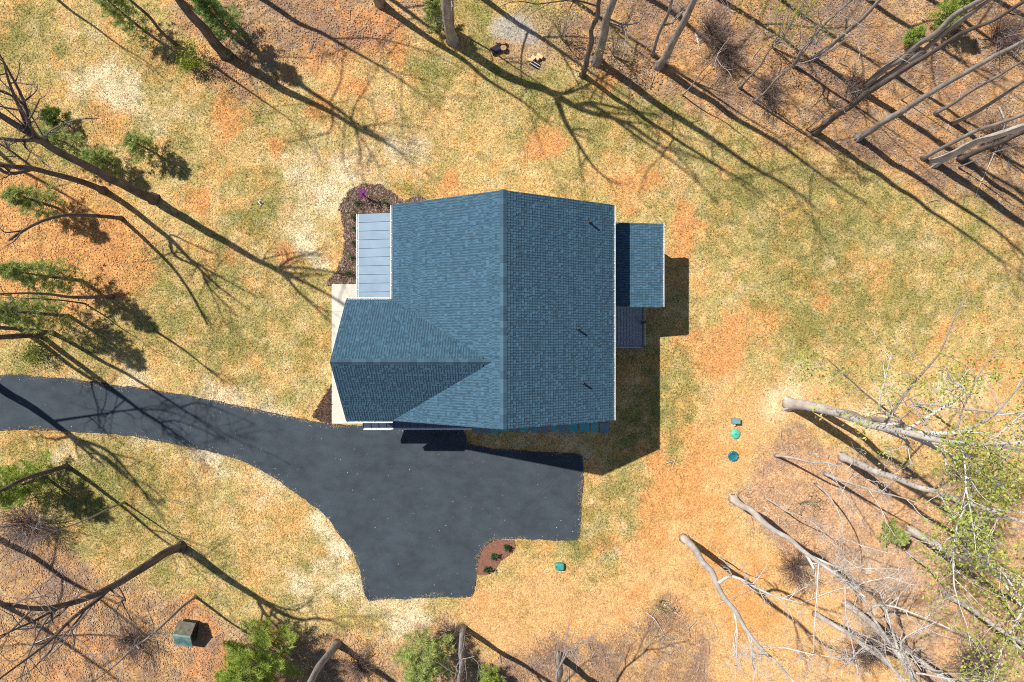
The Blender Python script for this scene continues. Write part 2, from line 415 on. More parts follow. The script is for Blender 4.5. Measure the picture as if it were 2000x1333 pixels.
SOIL = [(500, 245, 40, .6), (600, 165, 50, .7), (650, 90, 60, .7), (720, 45, 60, .6), (770, 115, 40, .6), (430, 250, 35, .5), (300, 110, 35, .5), (190, 40, 30, .5), (230, 80, 30, .4), (230, 450, 60, .7), (150, 520, 60, .6), (280, 530, 50, .6), (470, 380, 30, .5), (560, 500, 30, .5), (380, 400, 40, .6), (1330, 910, 60, .8), (1290, 1000, 55, .8), (1370, 850, 50, .7), (1250, 1070, 55, .7), (1420, 810, 50, .5), (1480, 860, 45, .5), (1390, 1010, 60, .5), (1060, 1160, 50, .4), (1160, 1180, 70, .4), (960, 1170, 30, .5), (1390, 1160, 60, .6), (1900, 740, 50, .4), (1990, 740, 60, .6), (1060, 285, 45, .8), (1040, 265, 30, .7), (1090, 330, 40, .5), (1230, 365, 50, .7), (1160, 345, 35, .6), (1320, 400, 45, .6), (1340, 460, 40, .5), (860, 350, 30, .6), (540, 300, 30, .8), (545, 285, 22, .7), (700, 165, 25, .6), (680, 50, 50, .7), (760, 60, 40, .6), (615, 200, 30, .5),
        (1430, 620, 40, .6), (1500, 600, 40, .4), (1590, 570, 22, .8), (1855, 640, 22, .8), (1570, 680, 20, .7), (1440, 680, 60, .5), (1380, 700, 60, .4), (1740, 500, 30, .5), (1640, 500, 40, .3), (30, 350, 40, .8), (60, 360, 35, .7), (470, 520, 30, .6), (400, 480, 30, .7), (350, 500, 40, .5), (635, 600, 14, .9), (640, 470, 14, .7), (350, 1040, 40, .3), (560, 1240, 30, .6), (1260, 470, 40, .4),
        (1680, 1230, 60, .7), (1470, 1220, 60, .6), (1420, 1140, 50, .7), (1590, 1150, 50, .4), (1900, 885, 40, .6), (1660, 1000, 30, .3), (340, 1190, 45, .7), (420, 1250, 50, .8), (390, 1280, 50, .7), (230, 1260, 60, .6), (170, 1240, 60, .5), (120, 1330, 60, .7), (1760, 310, 60, .3), (1880, 60, 60, .3), (1700, 170, 60, .35), (1800, 170, 70, .35), (1340, 210, 30, .6), (1180, 150, 30, .6), (1300, 45, 40, .3), (1010, 110, 30, .6), (1210, 60, 40, .5)]
PALE = [(640, 390, 70, .9), (600, 320, 60, .4), (230, 150, 80, .5), (150, 60, 60, .5), (340, 240, 70, .6), (260, 190, 40, .6), (200, 170, 60, .5), (640, 520, 30, .8), (560, 440, 50, .4), (600, 480, 40, .6), (560, 590, 60, .4), (750, 270, 50, .5), (830, 300, 60, .4), (720, 320, 60, .4),
        (430, 790, 70, .8), (250, 740, 60, .7), (560, 800, 50, .8), (100, 715, 60, .5), (400, 870, 50, .7), (520, 940, 50, .7), (620, 1010, 40, .8), (660, 1080, 40, .9), (600, 1130, 60, .6), (580, 1180, 50, .5), (690, 1160, 30, .8), (800, 1190, 90, .7), (150, 860, 60, .6), (300, 880, 50, .6),
        (1560, 760, 60, .8), (1700, 800, 70, .7), (1520, 810, 50, .6), (1850, 790, 80, .7), (1150, 1010, 50, .4), (1200, 1080, 50, .5), (1390, 350, 60, .3), (1010, 240, 50, .3), (1130, 260, 40, .3), (1290, 330, 50, .4), (1640, 520, 60, .4), (1800, 470, 70, .4), (1450, 540, 60, .3), (1920, 660, 80, .3), (1230, 690, 40, .5), (1100, 870, 90, .5), (1000, 860, 60, .5), (1320, 600, 40, .4), (2010, 850, 60, .6)]
ASH = [(1006, 62, 44, .95), (988, 78, 30, .8), (1050, 82, 34, .4), (1026, 48, 28, .8)]

def blobs(x, y, lst):
    s = np.zeros_like(x)
    for px, py, r, a in lst:
        cx, cy = G(px, py); rr = (r * GS) ** 2
        s = 1 - (1 - s) * (1 - a * np.exp(-((x - cx) ** 2 + (y - cy) ** 2) / rr * .9))
    return s

def mixc(a, b, t): return a * (1 - t[:, None]) + np.asarray(b) * t[:, None]

def ground_masks(x, y):
    wx = x + (fbm(x, y, 2.2, 11) - .5) * 2.2 + (fbm(x, y, .5, 13, 2) - .5) * .5
    wy = y + (fbm(x, y, 2.2, 21) - .5) * 2.2 + (fbm(x, y, .5, 23, 2) - .5) * .5
    wood = np.zeros_like(x)
    for p in WOODS: wood = np.maximum(wood, sstep(-.5, .7, poly_sd(wx, wy, gp(p))))
    far = np.maximum(np.abs(x) - 29.5, np.abs(y) - 20.5)
    wood = np.maximum(wood, sstep(0, 4, far))
    leafy = np.zeros_like(x)
    for p in LEAFY: leafy = np.maximum(leafy, sstep(-.8, 1.2, poly_sd(wx, wy, gp(p))))
    so = np.zeros_like(x)
    for p in STRAW_ORANGE: so = np.maximum(so, sstep(-.8, .9, poly_sd(wx, wy, gp(p))))
    n = fbm(x, y, 1.1, 31, 4)
    gr = blobs(wx, wy, GREEN); gr = np.clip(gr * .95 + .1, 0, 1)
    nm = fbm(x, y, .42, 35, 3)
    gr = sstep(.16, 1.0, gr * .74 + (n - .5) * .7 + (nm - .5) * .7 + .10)
    n2 = fbm(x, y, 1.5, 41, 4)
    soil = sstep(.42, .85, blobs(wx, wy, SOIL) * .75 + (n2 - .5) * 1.3 + .2)
    pale = sstep(.3, .9, blobs(wx, wy, PALE) * .95 + (fbm(x, y, 1.0, 51, 4) - .5) * .8)
    ash = sstep(.25, .8, blobs(wx, wy, ASH) + (n - .5) * .5)
    return wood, leafy, so, gr, soil, pale, ash

def ground_color(x, y):
    x = np.asarray(x, float); y = np.asarray(y, float)
    wood, leafy, so, gr, soil, pale, ash = ground_masks(x, y)
    na = fbm(x, y, .8, 61, 4); nb = fbm(x, y, .33, 71, 3); nc = fbm(x, y, 3.0, 81, 4)
    straw = np.tile(np.array((.62, .42, .17)), (len(x), 1))
    c = mixc(straw, (.46, .36, .13), sstep(.38, .62, na) * .9)
    c = mixc(c, (.68, .37, .13), sstep(.5, .68, fbm(x, y, 1.0, 141, 4)) * .6)
    c = mixc(c, (.78, .64, .40), sstep(.55, .72, fbm(x, y, .7, 151, 4)) * .22)
    c = mixc(c, (.82, .68, .46), pale * .9)
    c = mixc(c, (.68, .31, .11), soil * .9)
    oc = mixc(np.tile(np.array((.70, .41, .175)), (len(x), 1)), (.80, .60, .37), pale * .85)
    oc = mixc(oc, (.68, .32, .105), soil * .8)
    oc = mixc(oc, (.48, .30, .10), sstep(.55, .75, na) * .5)
    c = mixc(c, oc, so)
    c = mixc(c, (.18, .195, .05), gr * (1 - so * .85) * .72)
    lc = mixc(np.tile(np.array((.64, .32, .11)), (len(x), 1)), (.50, .24, .085), sstep(.4, .7, nb))
    c = mixc(c, lc, leafy * .8 * (1 - gr * .6))
    wc = np.tile(np.array((.48, .27, .12)), (len(x), 1))
    wc = mixc(wc, (.30, .18, .105), sstep(.42, .62, na))
    wc = mixc(wc, (.52, .33, .15), sstep(.5, .7, nc) * .7)
    wc = mixc(wc, (.56, .24, .09), soil * .8)
    wc = mixc(wc, (.40, .31, .22), sstep(.5, .68, nb) * .6)
    wc = mixc(wc, (.24, .15, .10), sstep(.5, .65, fbm(x, y, .5, 181, 3)) * .5)
    wc = mixc(wc, (.58, .31, .12), sstep(.54, .7, fbm(x, y, 1.2, 191, 4)) * .6)
    wc = mixc(wc, (.17, .15, .04), gr * .35)
    wc = mixc(wc, (.21, .14, .11), sstep(.52, .68, fbm(x, y, 1.6, 161, 4)) * .6)
    right = sstep(8, 13, x) * sstep(-4, -7, y)
    wc = mixc(wc, wc * .75 + np.array((.24, .155, .095)), right)
    c = mixc(c, wc, wood)
    c = mixc(c, (.42, .285, .165), sstep(.2, .6, blobs(x, y, [(1035, 82, 62, 1.0)])) * .8)
    c = mixc(c, (.40, .37, .32), ash * .85)
    return c, wood, leafy, so, gr, ash

# ------------------------------------------------------------------ the ground
def axis(lo, hi, step, outer):
    a = np.arange(lo, hi + 1e-6, step)
    o = np.array(outer, float)
    return np.concatenate([lo - o[::-1], a, hi + o])

gx = axis(-29.4, 29.4, .14, (1, 2.5, 5, 9, 15, 24, 40, 70, 120, 220, 400))
gy = axis(-20.2, 20.2, .14, (1, 2.5, 5, 9, 15, 24, 40, 70, 120, 220, 400))
XX, YY = np.meshgrid(gx, gy)
xf, yf = XX.ravel(), YY.ravel()
gcol, gw, glf, gso, ggr, gash = ground_color(xf, yf)
nx, ny = len(gx), len(gy)
ii = (np.arange(ny - 1)[:, None] * nx + np.arange(nx - 1)[None, :]).ravel()
zz = np.where(gw > .5, (fbm(xf, yf, .9, 91, 3) - .5) * .05, (fbm(xf, yf, .6, 95, 3) - .5) * .03) - .02
ground = link('ground', mesh_np('ground', np.stack([xf, yf, zz], -1), np.stack([ii, ii + 1, ii + nx + 1, ii + nx], -1), None, gcol, True), M['ground'])
tag(ground, kind='structure')
tag(slab('driveway', drive_poly, -.05, .055, M['asphalt']), kind='structure')

walk = link('walkway', mesh_np('walkway', [(-9.49, -4.36, -.05), (-6.2, -4.36, -.05), (-6.2, 3.0, -.05), (-9.49, 3.0, -.05),
            (-9.49, -4.36, .05), (-6.2, -4.36, .05), (-6.2, 3.0, .05), (-9.49, 3.0, .05)],
            [(3, 2, 1, 0), (4, 5, 6, 7), (0, 1, 5, 4), (1, 2, 6, 5), (2, 3, 7, 6), (3, 0, 4, 7)]), M['concrete'])
tag(walk, kind='structure')
ys = [-4.36, -2.9, -1.4, .1, 1.55, 3.0]
for a, b_ in zip(ys[:-1], ys[1:]):
    mb = MB(); mb.box(-9.49, -6.2, a + .006, b_ - .006, .05, .065); mb.build('slab', M['concrete'], walk)
for nm, poly, mt in (('mulch_bed', bed_nw, 'mulch'), ('mulch_bed', bed_sw, 'mulch'), ('mulch_bed', bed_dr, 'bark_mulch')):
    tag(slab(nm, poly, -.04, .03, M[mt]), kind='structure')

path = empty('stepping_stone_path', (0, 0, 0)); path['kind'] = 'structure'
STONES = [(924, 938, 1), (941, 955, 2), (958, 974, 0), (977, 995, 0), (998, 1012, 2), (1015, 1033, 0), (1039, 1054, 1), (1057, 1072, 2), (1077, 1090, 0), (1094, 1110, 1), (1113, 1128, 0), (1132, 1150, 0), (1154, 1167, 0), (1172, 1189, 1)]
_r = np.random.RandomState(5)
for k, (a, b_, c) in enumerate(STONES):
    x0, y1 = G(a, 826 + _r.uniform(-1, 1)); x1, y0 = G(b_, 845 + _r.uniform(-.8, .8))
    mb = MB(); j = lambda: _r.uniform(-.012, .012)
    z = .035 + _r.uniform(-.006, .006)
    mb.hexa([(x0, y0, -.03), (x1, y0, -.03), (x1, y1, -.03), (x0, y1, -.03)],
            [(x0 + j(), y0 + j(), z), (x1 + j(), y0 + j(), z + j() * .4), (x1 + j(), y1 + j(), z), (x0 + j(), y1 + j(), z + j() * .4)])
    mb.build('stone', M[('bluestone', 'bluestone_b', 'bluestone_c')[c]], path)

# ------------------------------------------------------------------ the house
ZE, ZR = 5.6, 9.35            # eaves and ridge
XW, XE, XR = -5.48, 4.64, -.36
YN, YS = 6.25, -3.65
WX, WYN, WYS, WYR, WZR = -7.62, 1.885, -3.65, -.88, 9.0    # garage wing

house = empty('house', (0, 0, 0), 'large house with blue shingled gable roofs beside the black driveway', 'house')

def shingle_field(name, origin, u, v, U, Vl, parent, seed, base=(.043, .094, .138), exposure=.145):
    """Courses of laminated shingles: dark and pale tabs, each tab proud of the course below."""
    rr = np.random.RandomState(seed)
    o = np.array(origin, float); u = np.array(u, float); v = np.array(v, float)
    nrm = np.cross(u, v); nrm /= np.linalg.norm(nrm)
    if nrm[2] < 0: nrm = -nrm
    n = int(Vl / exposure)
    Vs, Cs = [], []
    for i in range(n):
        k_ = int(U / .058) + 8
        e = np.arange(k_) * .058 + rr.normal(0, .006, k_) - .058 * (i % 2) - rr.uniform(0, .02) - .06
        e = np.clip(e, 0, U); a, b = e[:-1], e[1:]; k = b - a > .004; a, b = a[k], b[k]; m = len(a)
        alt = (np.arange(m) % 2) ^ (rr.rand(m) < .12)
        th = .017 + .011 * alt + rr.uniform(0, .004, m)
        v0 = i * exposure - .012 * alt; v1 = np.minimum((i + 1) * exposure + .03, Vl)
        def pt(s, t, h): return o + s[:, None] * u + np.asarray(t).reshape(-1, 1) * v + np.asarray(h).reshape(-1, 1) * nrm
        t0 = np.broadcast_to(v0, (m,)); t1 = np.full(m, v1)
        Vs.append(np.stack([pt(a, t0, th), pt(b, t0, th), pt(b, t1, .003 * np.ones(m)), pt(a, t1, .003 * np.ones(m)), pt(a, t0, -.004 * np.ones(m)), pt(b, t0, -.004 * np.ones(m))], 1).reshape(-1, 3))
        tone = np.where(alt == 1, rr.uniform(1.05, 1.4, m), rr.uniform(.68, .92, m))
        tone *= np.interp(a, np.linspace(0, U, 9), rr.uniform(.93, 1.07, 9))
        hue = rr.uniform(-.05, .05, (m, 1)) * np.array((1.0, .4, -.3))
        cc = np.array(base)[None, :] * tone[:, None] * (1 + hue)
        Cs.append(np.repeat(cc, 6, axis=0))
    V = np.concatenate(Vs); C = np.concatenate(Cs); m = len(V) // 6; b6 = np.arange(m)[:, None] * 6
    Q = np.concatenate([b6 + np.array([[0, 1, 2, 3]]), b6 + np.array([[4, 5, 1, 0]])])
    if np.cross(u, v)[2] < 0: Q = Q[:, ::-1]
    o_ = link(name, mesh_np(name, V, Q, None, C), M['shingle'], parent)
    o_['kind'] = 'stuff'
    return o_

def unit(v): v = np.array(v, float); return v / np.linalg.norm(v)

# walls
mb = MB()
x0, x1, y0, y1 = XW + .38, XE - .36, YS + .36, YN - .36
zt = ZE - .02; zp = ZR - .36
V = [(x0, y0, 0), (x1, y0, 0), (x1, y1, 0), (x0, y1, 0), (x0, y0, zt), (x1, y0, zt), (x1, y1, zt), (x0, y1, zt), (XR, y0, zp), (XR, y1, zp)]
mb.add(V, [(0, 1, 5, 4), (1, 2, 6, 5), (2, 3, 7, 6), (3, 0, 4, 7)], [(4, 5, 8), (6, 7, 9)])
mb.build('wall', M['siding'], house)
mb = MB()
wx0 = WX + .34; wy0, wy1 = WYS + .362, WYN - .36; zp = WZR - .45
V = [(wx0, wy0, 0), (wx0, wy1, 0), (wx0, wy0, zt), (wx0, wy1, zt), (wx0, WYR, zp), (x0, wy0, 0), (x0, wy0, zt), (x0, wy1, 0), (x0, wy1, zt)]
mb.add(V, [(1, 0, 2, 3), (0, 5, 6, 2), (7, 1, 3, 8)], [(3, 2, 4)])
mb.build('wall', M['siding'], house)
# lap boards that stand proud of the walls
mb = MB()
for k in range(1, 26):
    z = k * .2
    mb.box(x0 - .02, x0, wy1 + .02, y1, z, z + .02); mb.box(x1, x1 + .02, y0, y1, z, z + .02)
    mb.box(x0, x1, y1, y1 + .02, z, z + .02); mb.box(x0 + .02, x1, y0 - .02, y0, z, z + .02)
    mb.box(wx0 - .02, wx0, wy0, wy1, z, z + .02)
lb = mb.build('lap_siding', M['siding'], house); lb['kind'] = 'stuff'

# main roof
def slope_slab(mb, a, b, c, d, th=.16):
    """Roof slab from its top corners a, b (eave) c, d (ridge)."""
    dz = np.array((0, 0, -th))
    T = [np.array(p, float) for p in (a, b, c, d)]
    mb.hexa([t + dz for t in T], T)

roof = None
mb = MB()
slope_slab(mb, (XW, YS, ZE), (XW, YN, ZE), (XR, YN, ZR), (XR, YS, ZR))
slope_slab(mb, (XE, YN, ZE), (XE, YS, ZE), (XR, YS, ZR), (XR, YN, ZR))
roof = mb.build('roof', M['roof_deck'], house)
for xe, seed in ((XW, 1), (XE, 2)):
    v = unit((XR - xe, 0, ZR - ZE)); L = math.hypot(XR - xe, ZR - ZE)
    shingle_field('shingle', (xe - v[0] * .03, YS - .02, ZE - v[2] * .03 + .004), (0, 1, 0), v, YN - YS + .04, L + .02, roof, seed)

def ridge_caps(p, q, parent, w, s0, s1, seed, step=.30):
    rr = np.random.RandomState(seed)
    p = np.array(p, float); q = np.array(q, float); L = np.linalg.norm(q - p); t = (q - p) / L
    side = np.array((-t[1], t[0], 0)); n = int(L / step)
    ms = [mat_noise('ridge_shingle_tone', tuple(np.array((.046, .094, .138)) * f), tuple(np.array((.058, .114, .163)) * f), 30, .9) for f in (.8, .95, 1.12)]
    for i in range(n):
        a = p + t * i * L / n; b = p + t * ((i + 1) * L / n + .03)
        h0, h1 = .04 + rr.uniform(0, .006), .028
        mb = MB()
        V = []
        for c, h in ((a, h0), (b, h1)):
            for s, sl in ((1, s0), (0, 0), (-1, s1)):
                V.append(c + side * s * w + np.array((0, 0, h - (w * sl if s else 0))))
        V += [c - np.array((0, 0, .03)) for c in V[:3]]
        mb.add(V, [(0, 1, 4, 3), (1, 2, 5, 4), (6, 7, 1, 0), (7, 8, 2, 1)])
        mb.build('ridge_cap', ms[rr.randint(3)], parent)
sm = (ZR - ZE) / (XR - XW); se = (ZR - ZE) / (XE - XR)
ridge_caps((XR, YS - .02, ZR), (XR, YN + .02, ZR), roof, .155, sm, se, 4)

def gutter(mb, a, b, out, w=.095, h=.11):
    """Open trough along an eave: back, bottom, front lip."""
    a = np.array(a, float); b = np.array(b, float); o = np.array(out, float)
    prof = [(0, 0), (0, -h), (w * .75, -h), (w, -h * .25), (w, 0), (w - .022, 0), (w - .022, -h * .25), (w * .72, -h + .02), (.02, -h + .02), (.02, 0)]
    V = [a + o * s + np.array((0, 0, z)) for s, z in prof] + [b + o * s + np.array((0, 0, z)) for s, z in prof]
    n = len(prof)
    Q = [(i, (i + 1) % n, n + (i + 1) % n, n + i) for i in range(n)]
    V2 = []
    mb.add(V, Q)
    for e in (a, b):   # end plates
        mb.add([e + o * 0 + np.array((0, 0, 0)), e + np.array((0, 0, -h)), e + o * w * .8 + np.array((0, 0, -h)), e + o * w], [(0, 1, 2, 3)])
    L = np.linalg.norm(b - a); t = (b - a) / L
    for k in range(1, int(L / .6)):   # hangers across the trough
        p = a + t * k * .6
        mb.add([p + np.array((0, 0, .003)), p + o * w + np.array((0, 0, .003)), p + o * w + t * .03 + np.array((0, 0, .003)), p + t * .03 + np.array((0, 0, .003))], [(0, 1, 2, 3)])
gz = ZE - .035
for a, b_, o in (((XW - .03, WYN + .05, gz), (XW - .03, YN, gz), (-1, 0, 0)), ((XE + .03, YS, gz), (XE + .03, YN, gz), (1, 0, 0))):
    mb = MB(); gutter(mb, a, b_, o); mb.build('gutter', M['white_trim'], roof)
def rake(mb, a, b, out, h=.2, t=.025):
    a = np.array(a, float); b = np.array(b, float); o = np.array(out, float) * t; d = np.array((0, 0, -h))
    mb.hexa([a + d, b + d, b + d + o, a + d + o], [a, b, b + o, a + o])
for y, s in ((YN, 1), (YS, -1)):
    for xe in (XW, XE):
        mb = MB(); rake(mb, (xe, y, ZE + .0), (XR, y, ZR + .0), (0, s, 0)); mb.build('rake_board', M['white_trim'], roof)

# garage wing roof: its inner end runs in under the main slope
slope_w = (WZR - ZE) / (WYN - WYR)
xin = -1.2
mb = MB()
slope_slab(mb, (WX, WYN, ZE), (xin, WYN, ZE), (xin, WYR, WZR - .01), (WX, WYR, WZR - .01))
slope_slab(mb, (XW + .4, WYS + .004, ZE), (WX, WYS + .004, ZE), (WX, WYR, WZR), (XW + .4, WYR, WZR))
wing = mb.build('roof', M['roof_deck'], house)
for ye, xa, xb, seed in ((WYN, WX, xin, 5), (WYS, WX, xin, 6)):
    v = unit((0, WYR - ye, WZR - ZE)); L = math.hypot(WYR - ye, WZR - ZE)
    sf = shingle_field('shingle', (xa - .02, ye - v[1] * .03, ZE - v[2] * .03 + .004), (1, 0, 0), v, xb - xa, L + .02, wing, seed)
ridge_caps((WX - .02, WYR, WZR), (-.95, WYR, WZR), wing, .125, slope_w, slope_w, 7)
for a, b_, o in (((WX, WYN + .03, gz), (XW - .16, WYN + .03, gz), (0, 1, 0)), ((WX + .02, WYS - .03, gz), (XW - .02, WYS - .03, gz), (0, -1, 0))):
    mb = MB(); gutter(mb, a, b_, o); mb.build('gutter', M['white_trim'], wing)
for ye in (WYN, WYS):
    mb = MB(); rake(mb, (WX, ye, ZE), (WX, WYR, WZR), (-1, 0, 0)); mb.build('rake_board', M['white_trim'], wing)

# vent pipes on the east slope
for px, py in ((1151, 436), (1125, 643), (1135, 747)):
    x, y = G(px, py, 6.4); z = ZE + (XE - x) * se
    mb = MB()
    mb.hexa([(x - .1, y - .11, z - .1), (x + .12, y - .11, z - .13), (x + .12, y + .11, z - .13), (x - .1, y + .11, z - .1)],
            [(x - .1, y - .11, z + .09), (x + .12, y - .11, z - .075), (x + .12, y + .11, z - .075), (x - .1, y + .11, z + .09)])
    fl = mb.build('vent_flashing', M['roof_deck'], roof)
    mb = MB(); mb.tube([(x, y, z - .1), (x, y, z + .12), (x, y, z + .13), (x, y, z + .5)], [.075, .07, .05, .05], 10, True)
    mb.build('vent_pipe', M['pipe'], roof)

# west porch with a standing-seam metal roof
PZ0, PZ1 = 3.2, 3.8
px0, px1 = -7.49, x0
py0, py1 = wy1 + .02, 6.22
mb = MB(); slope_slab(mb, (px0, py0, PZ0), (px0, py1, PZ0), (px1, py1, PZ1), (px1, py0, PZ1), .12)
porch = mb.build('porch_roof', M['white_trim'], house)
npan = 11; pw = (py1 - py0) / npan
pv = unit((px1 - px0, 0, PZ1 - PZ0)); pl = math.hypot(px1 - px0, PZ1 - PZ0)
for k in range(npan):
    ya, yb = py0 + k * pw, py0 + (k + 1) * pw
    mb = MB(); o = np.array((px0 - .02, 0, PZ0 + .006)); e = o + pv * (pl + .02); nz = np.array((-pv[2], 0, pv[0]))
    def pp(base, y, h): return base + np.array((0, y, 0)) + nz * h
    rows = [(ya + .002, .03), (ya + .014, .03), (ya + .016, 0.0), (ya + pw * .5, .001), (yb - .004, 0.0), (yb - .002, .036)]
    V = [pp(o, y, h) for y, h in rows] + [pp(e, y, h) for y, h in rows]; n = len(rows)
    mb.add(V, [(i + 1, i, n + i, n + i + 1) for i in range(n - 1)])
    mb.build('metal_panel', M['metal_roof'], porch)
mb = MB(); gutter(mb, (px0 - .02, py0 + .36, PZ0 - .02), (px0 - .02, py1, PZ0 - .02), (-1, 0, 0), .11, .1); mb.build('gutter', M['white_trim'], porch)
for y in (py1 - .2, (py0 + py1) / 2 + .2, py0 + .5):
    mb = MB(); mb.box(px0 + .15, px0 + .33, y - .09, y + .09, .0, PZ0 - .12); mb.build('porch_post', M['white_trim'], house)

# pent roof over the garage doors
gx0, gx1 = G(709, 837, 2.9)[0], G(922, 837, 2.9)[0]
gy0 = G(709, 836, 2.9)[1]
mb = MB(); slope_slab(mb, (gx0, gy0, 2.85), (gx1, gy0, 2.85), (gx1, y0 - .02, 3.35), (gx0, y0 - .02, 3.35), .12)
pent = mb.build('pent_roof', M['white_trim'], house)
npan = 14; pw = (gx1 - gx0) / npan
for k in range(npan):
    xa, xb = gx0 + k * pw, gx0 + (k + 1) * pw
    mb = MB(); dy = y0 - .02 - gy0; v = unit((0, dy, .5)); nz = np.array((0, -v[2], v[1])); o = np.array((0, gy0 - .02, 2.855)); e = o + v * (math.hypot(dy, .5) + .02)
    rows = [(xa + .004, .034), (xa + .012, .034), (xa + .014, 0), (xa + pw * .5, .001), (xb - .004, 0), (xb - .002, .032)]
    V = [o + np.array((x, 0, 0)) + nz * h for x, h in rows] + [e + np.array((x, 0, 0)) + nz * h for x, h in rows]; n = len(rows)
    mb.add(V, [(i, i + 1, n + i + 1, n + i) for i in range(n - 1)])
    mb.build('metal_panel', M['dark_metal_roof'], pent)
mb = MB(); gutter(mb, (gx0, gy0 - .02, 2.84), (gx1, gy0 - .02, 2.84), (0, -1, 0), .1, .09); mb.build('gutter', M['white_trim'], pent)
for xa in (gx0 + .25, gx0 + 3.0):
    mb = MB(); mb.box(xa, xa + 2.45, y0 - .055, y0 - .025, .06, 2.35)
    gd = mb.build('garage_door', M['garage'], house)
    for k in range(4):
        mb = MB(); mb.box(xa + .06, xa + 2.39, y0 - .075, y0 - .056, .1 + k * .56, .6 + k * .56); mb.build('door_panel', M['garage'], gd)
# roof edge flashing where pent and porch meet walls is left to the slabs themselves

# east porch with a low shingled roof
EZ0, EZ1 = 3.6, 4.15
ex1 = 7.25; eyN, eyS = 5.66, 1.66
mb = MB(); slope_slab(mb, (ex1, eyN, EZ0), (ex1, eyS, EZ0), (x1 + .02, eyS, EZ1), (x1 + .02, eyN, EZ1), .15)
eroof = mb.build('porch_roof', M['roof_deck'], house)
v = unit((x1 + .02 - ex1, 0, EZ1 - EZ0))
shingle_field('shingle', (ex1 + .03, eyS - .02, EZ0 + .003), (0, 1, 0), v, eyN - eyS + .04, ex1 - x1 - .02, eroof, 9)
mb = MB(); gutter(mb, (ex1 + .03, eyS, EZ0 - .03), (ex1 + .03, eyN, EZ0 - .03), (1, 0, 0), .1, .1); mb.build('gutter', M['white_trim'], eroof)
for y, s in ((eyN, 1), (eyS, -1)):
    mb = MB(); rake(mb, (ex1, y, EZ0), (x1 + .02, y, EZ1), (0, s, 0), .18); mb.build('rake_board', M['white_trim'], eroof)
for y in (eyN - .35, (eyN + eyS) / 2, eyS + .3):
    mb = MB(); mb.box(ex1 - .5, ex1 - .34, y - .08, y + .08, 0, EZ0 - .12); mb.build('porch_post', M['white_trim'], house)

# deck with boards and railing
DZ = .95; dx1 = 6.72; dyS = -.36
mb = MB(); mb.box(x1 + .03, dx1 + .02, dyS - .02, eyN - .3, DZ - .25, DZ - .035)
for x in (x1 + .5, dx1 - .15):
    for y in (dyS + .2, 2.2, 4.8): mb.box(x - .06, x + .06, y - .06, y + .06, 0, DZ - .25)
deck = mb.build('deck', M['railing'], house)
nb = 15; bw = (dx1 - x1 - .06) / nb
for k in range(nb):
    mb = MB(); xa = x1 + .05 + k * bw
    mb.box(xa + .006, xa + bw - .008, dyS + .14, eyN - .3, DZ - .03, DZ + (k * 7 % 3) * .002)
    mb.build('deck_board', M['deck'], deck)
mb = MB(); mb.box(x1 + .05, dx1, dyS, dyS + .132, DZ - .03, DZ); mb.build('deck_board', M['deck'], deck)
rz = DZ + .95
for a, b_ in (((x1 + .03, dyS + .03, rz), (dx1 + .03, dyS + .03, rz)), ((dx1 - .01, dyS + .06, rz), (dx1 - .01, eyS + .1, rz))):
    mb = MB(); mb.bar(a, b_, .06, .05); mb.build('handrail', M['rail_top'], deck)
for k in range(20):
    x = x1 + .12 + k * .118
    mb = MB(); mb.box(x - .012, x + .012, dyS + .018, dyS + .042, DZ + .003, rz - .03); mb.build('baluster', M['railing'], deck)
for k in range(17):
    y = dyS + .16 + k * .115
    mb = MB(); mb.box(dx1 - .022, dx1 + .002, y - .012, y + .012, DZ + .003, rz - .03); mb.build('baluster', M['rail_top'], deck)
for x, y in ((dx1 - .02, dyS + .04), (dx1 - .02, .95), (x1 + .06, dyS + .04)):
    mb = MB(); mb.box(x - .05, x + .05, y - .05, y + .05, DZ + .002, rz + .06); mb.build('rail_post', M['railing'], deck)

# ------------------------------------------------------------------ trees
def limb_path(rng, p, d, L, n=6, wob=.16, up=.10):
    pts = [np.array(p, float)]; d = unit(d)
    for i in range(n):
        d = unit(d + rng.normal(0, wob, 3) + np.array((0, 0, up)))
        pts.append(pts[-1] + d * L / n)
    return np.array(pts)

def grow(mb, rng, pts, rad, level, maxlev, tips, dens=1.0, lenf=.45, k0=5):
    """Side shoots along a branch, and theirs in turn."""
    if level > maxlev: 
        tips.append(pts[-1]); return
    L = np.linalg.norm(np.diff(pts, axis=0), axis=1).sum()
    cnt = max(2, int(round((5.5 if level == 1 else 4.5 if level == 2 else 3) * dens * min(1.3, .5 + L / 4))))
    n = len(pts)
    for i in range(cnt):
        t = .22 + .78 * (i + rng.rand()) / cnt
        f = min(t, .999) * (n - 1); a = int(f); fr = f - a
        p = pts[a] * (1 - fr) + pts[a + 1] * fr; r = rad[a] * (1 - fr) + rad[a + 1] * fr
        d = unit(pts[a + 1] - pts[a])
        q = unit(np.cross(d, rng.normal(0, 1, 3)))
        ang = rng.uniform(.5, 1.05)
        dd = d * math.cos(ang) + q * math.sin(ang)
        l = max(.35, L * lenf * (1.05 - .6 * t) * rng.uniform(.6, 1.25))
        m = 4 if level < 2 else 3
        pp = limb_path(rng, p, dd, l, m, .2, .07)
        r0 = max(.008 if level < 2 else .0055, r * (.62 if level < 2 else .5)); rr = np.linspace(r0, max(.004, r0 * .3), m + 1)
        mb.tube(pp, rr, 5 if level == 1 else 3)
        tips.append(pp[-1])
        grow(mb, rng, pp, rr, level + 1, maxlev, tips, dens, lenf, k0)

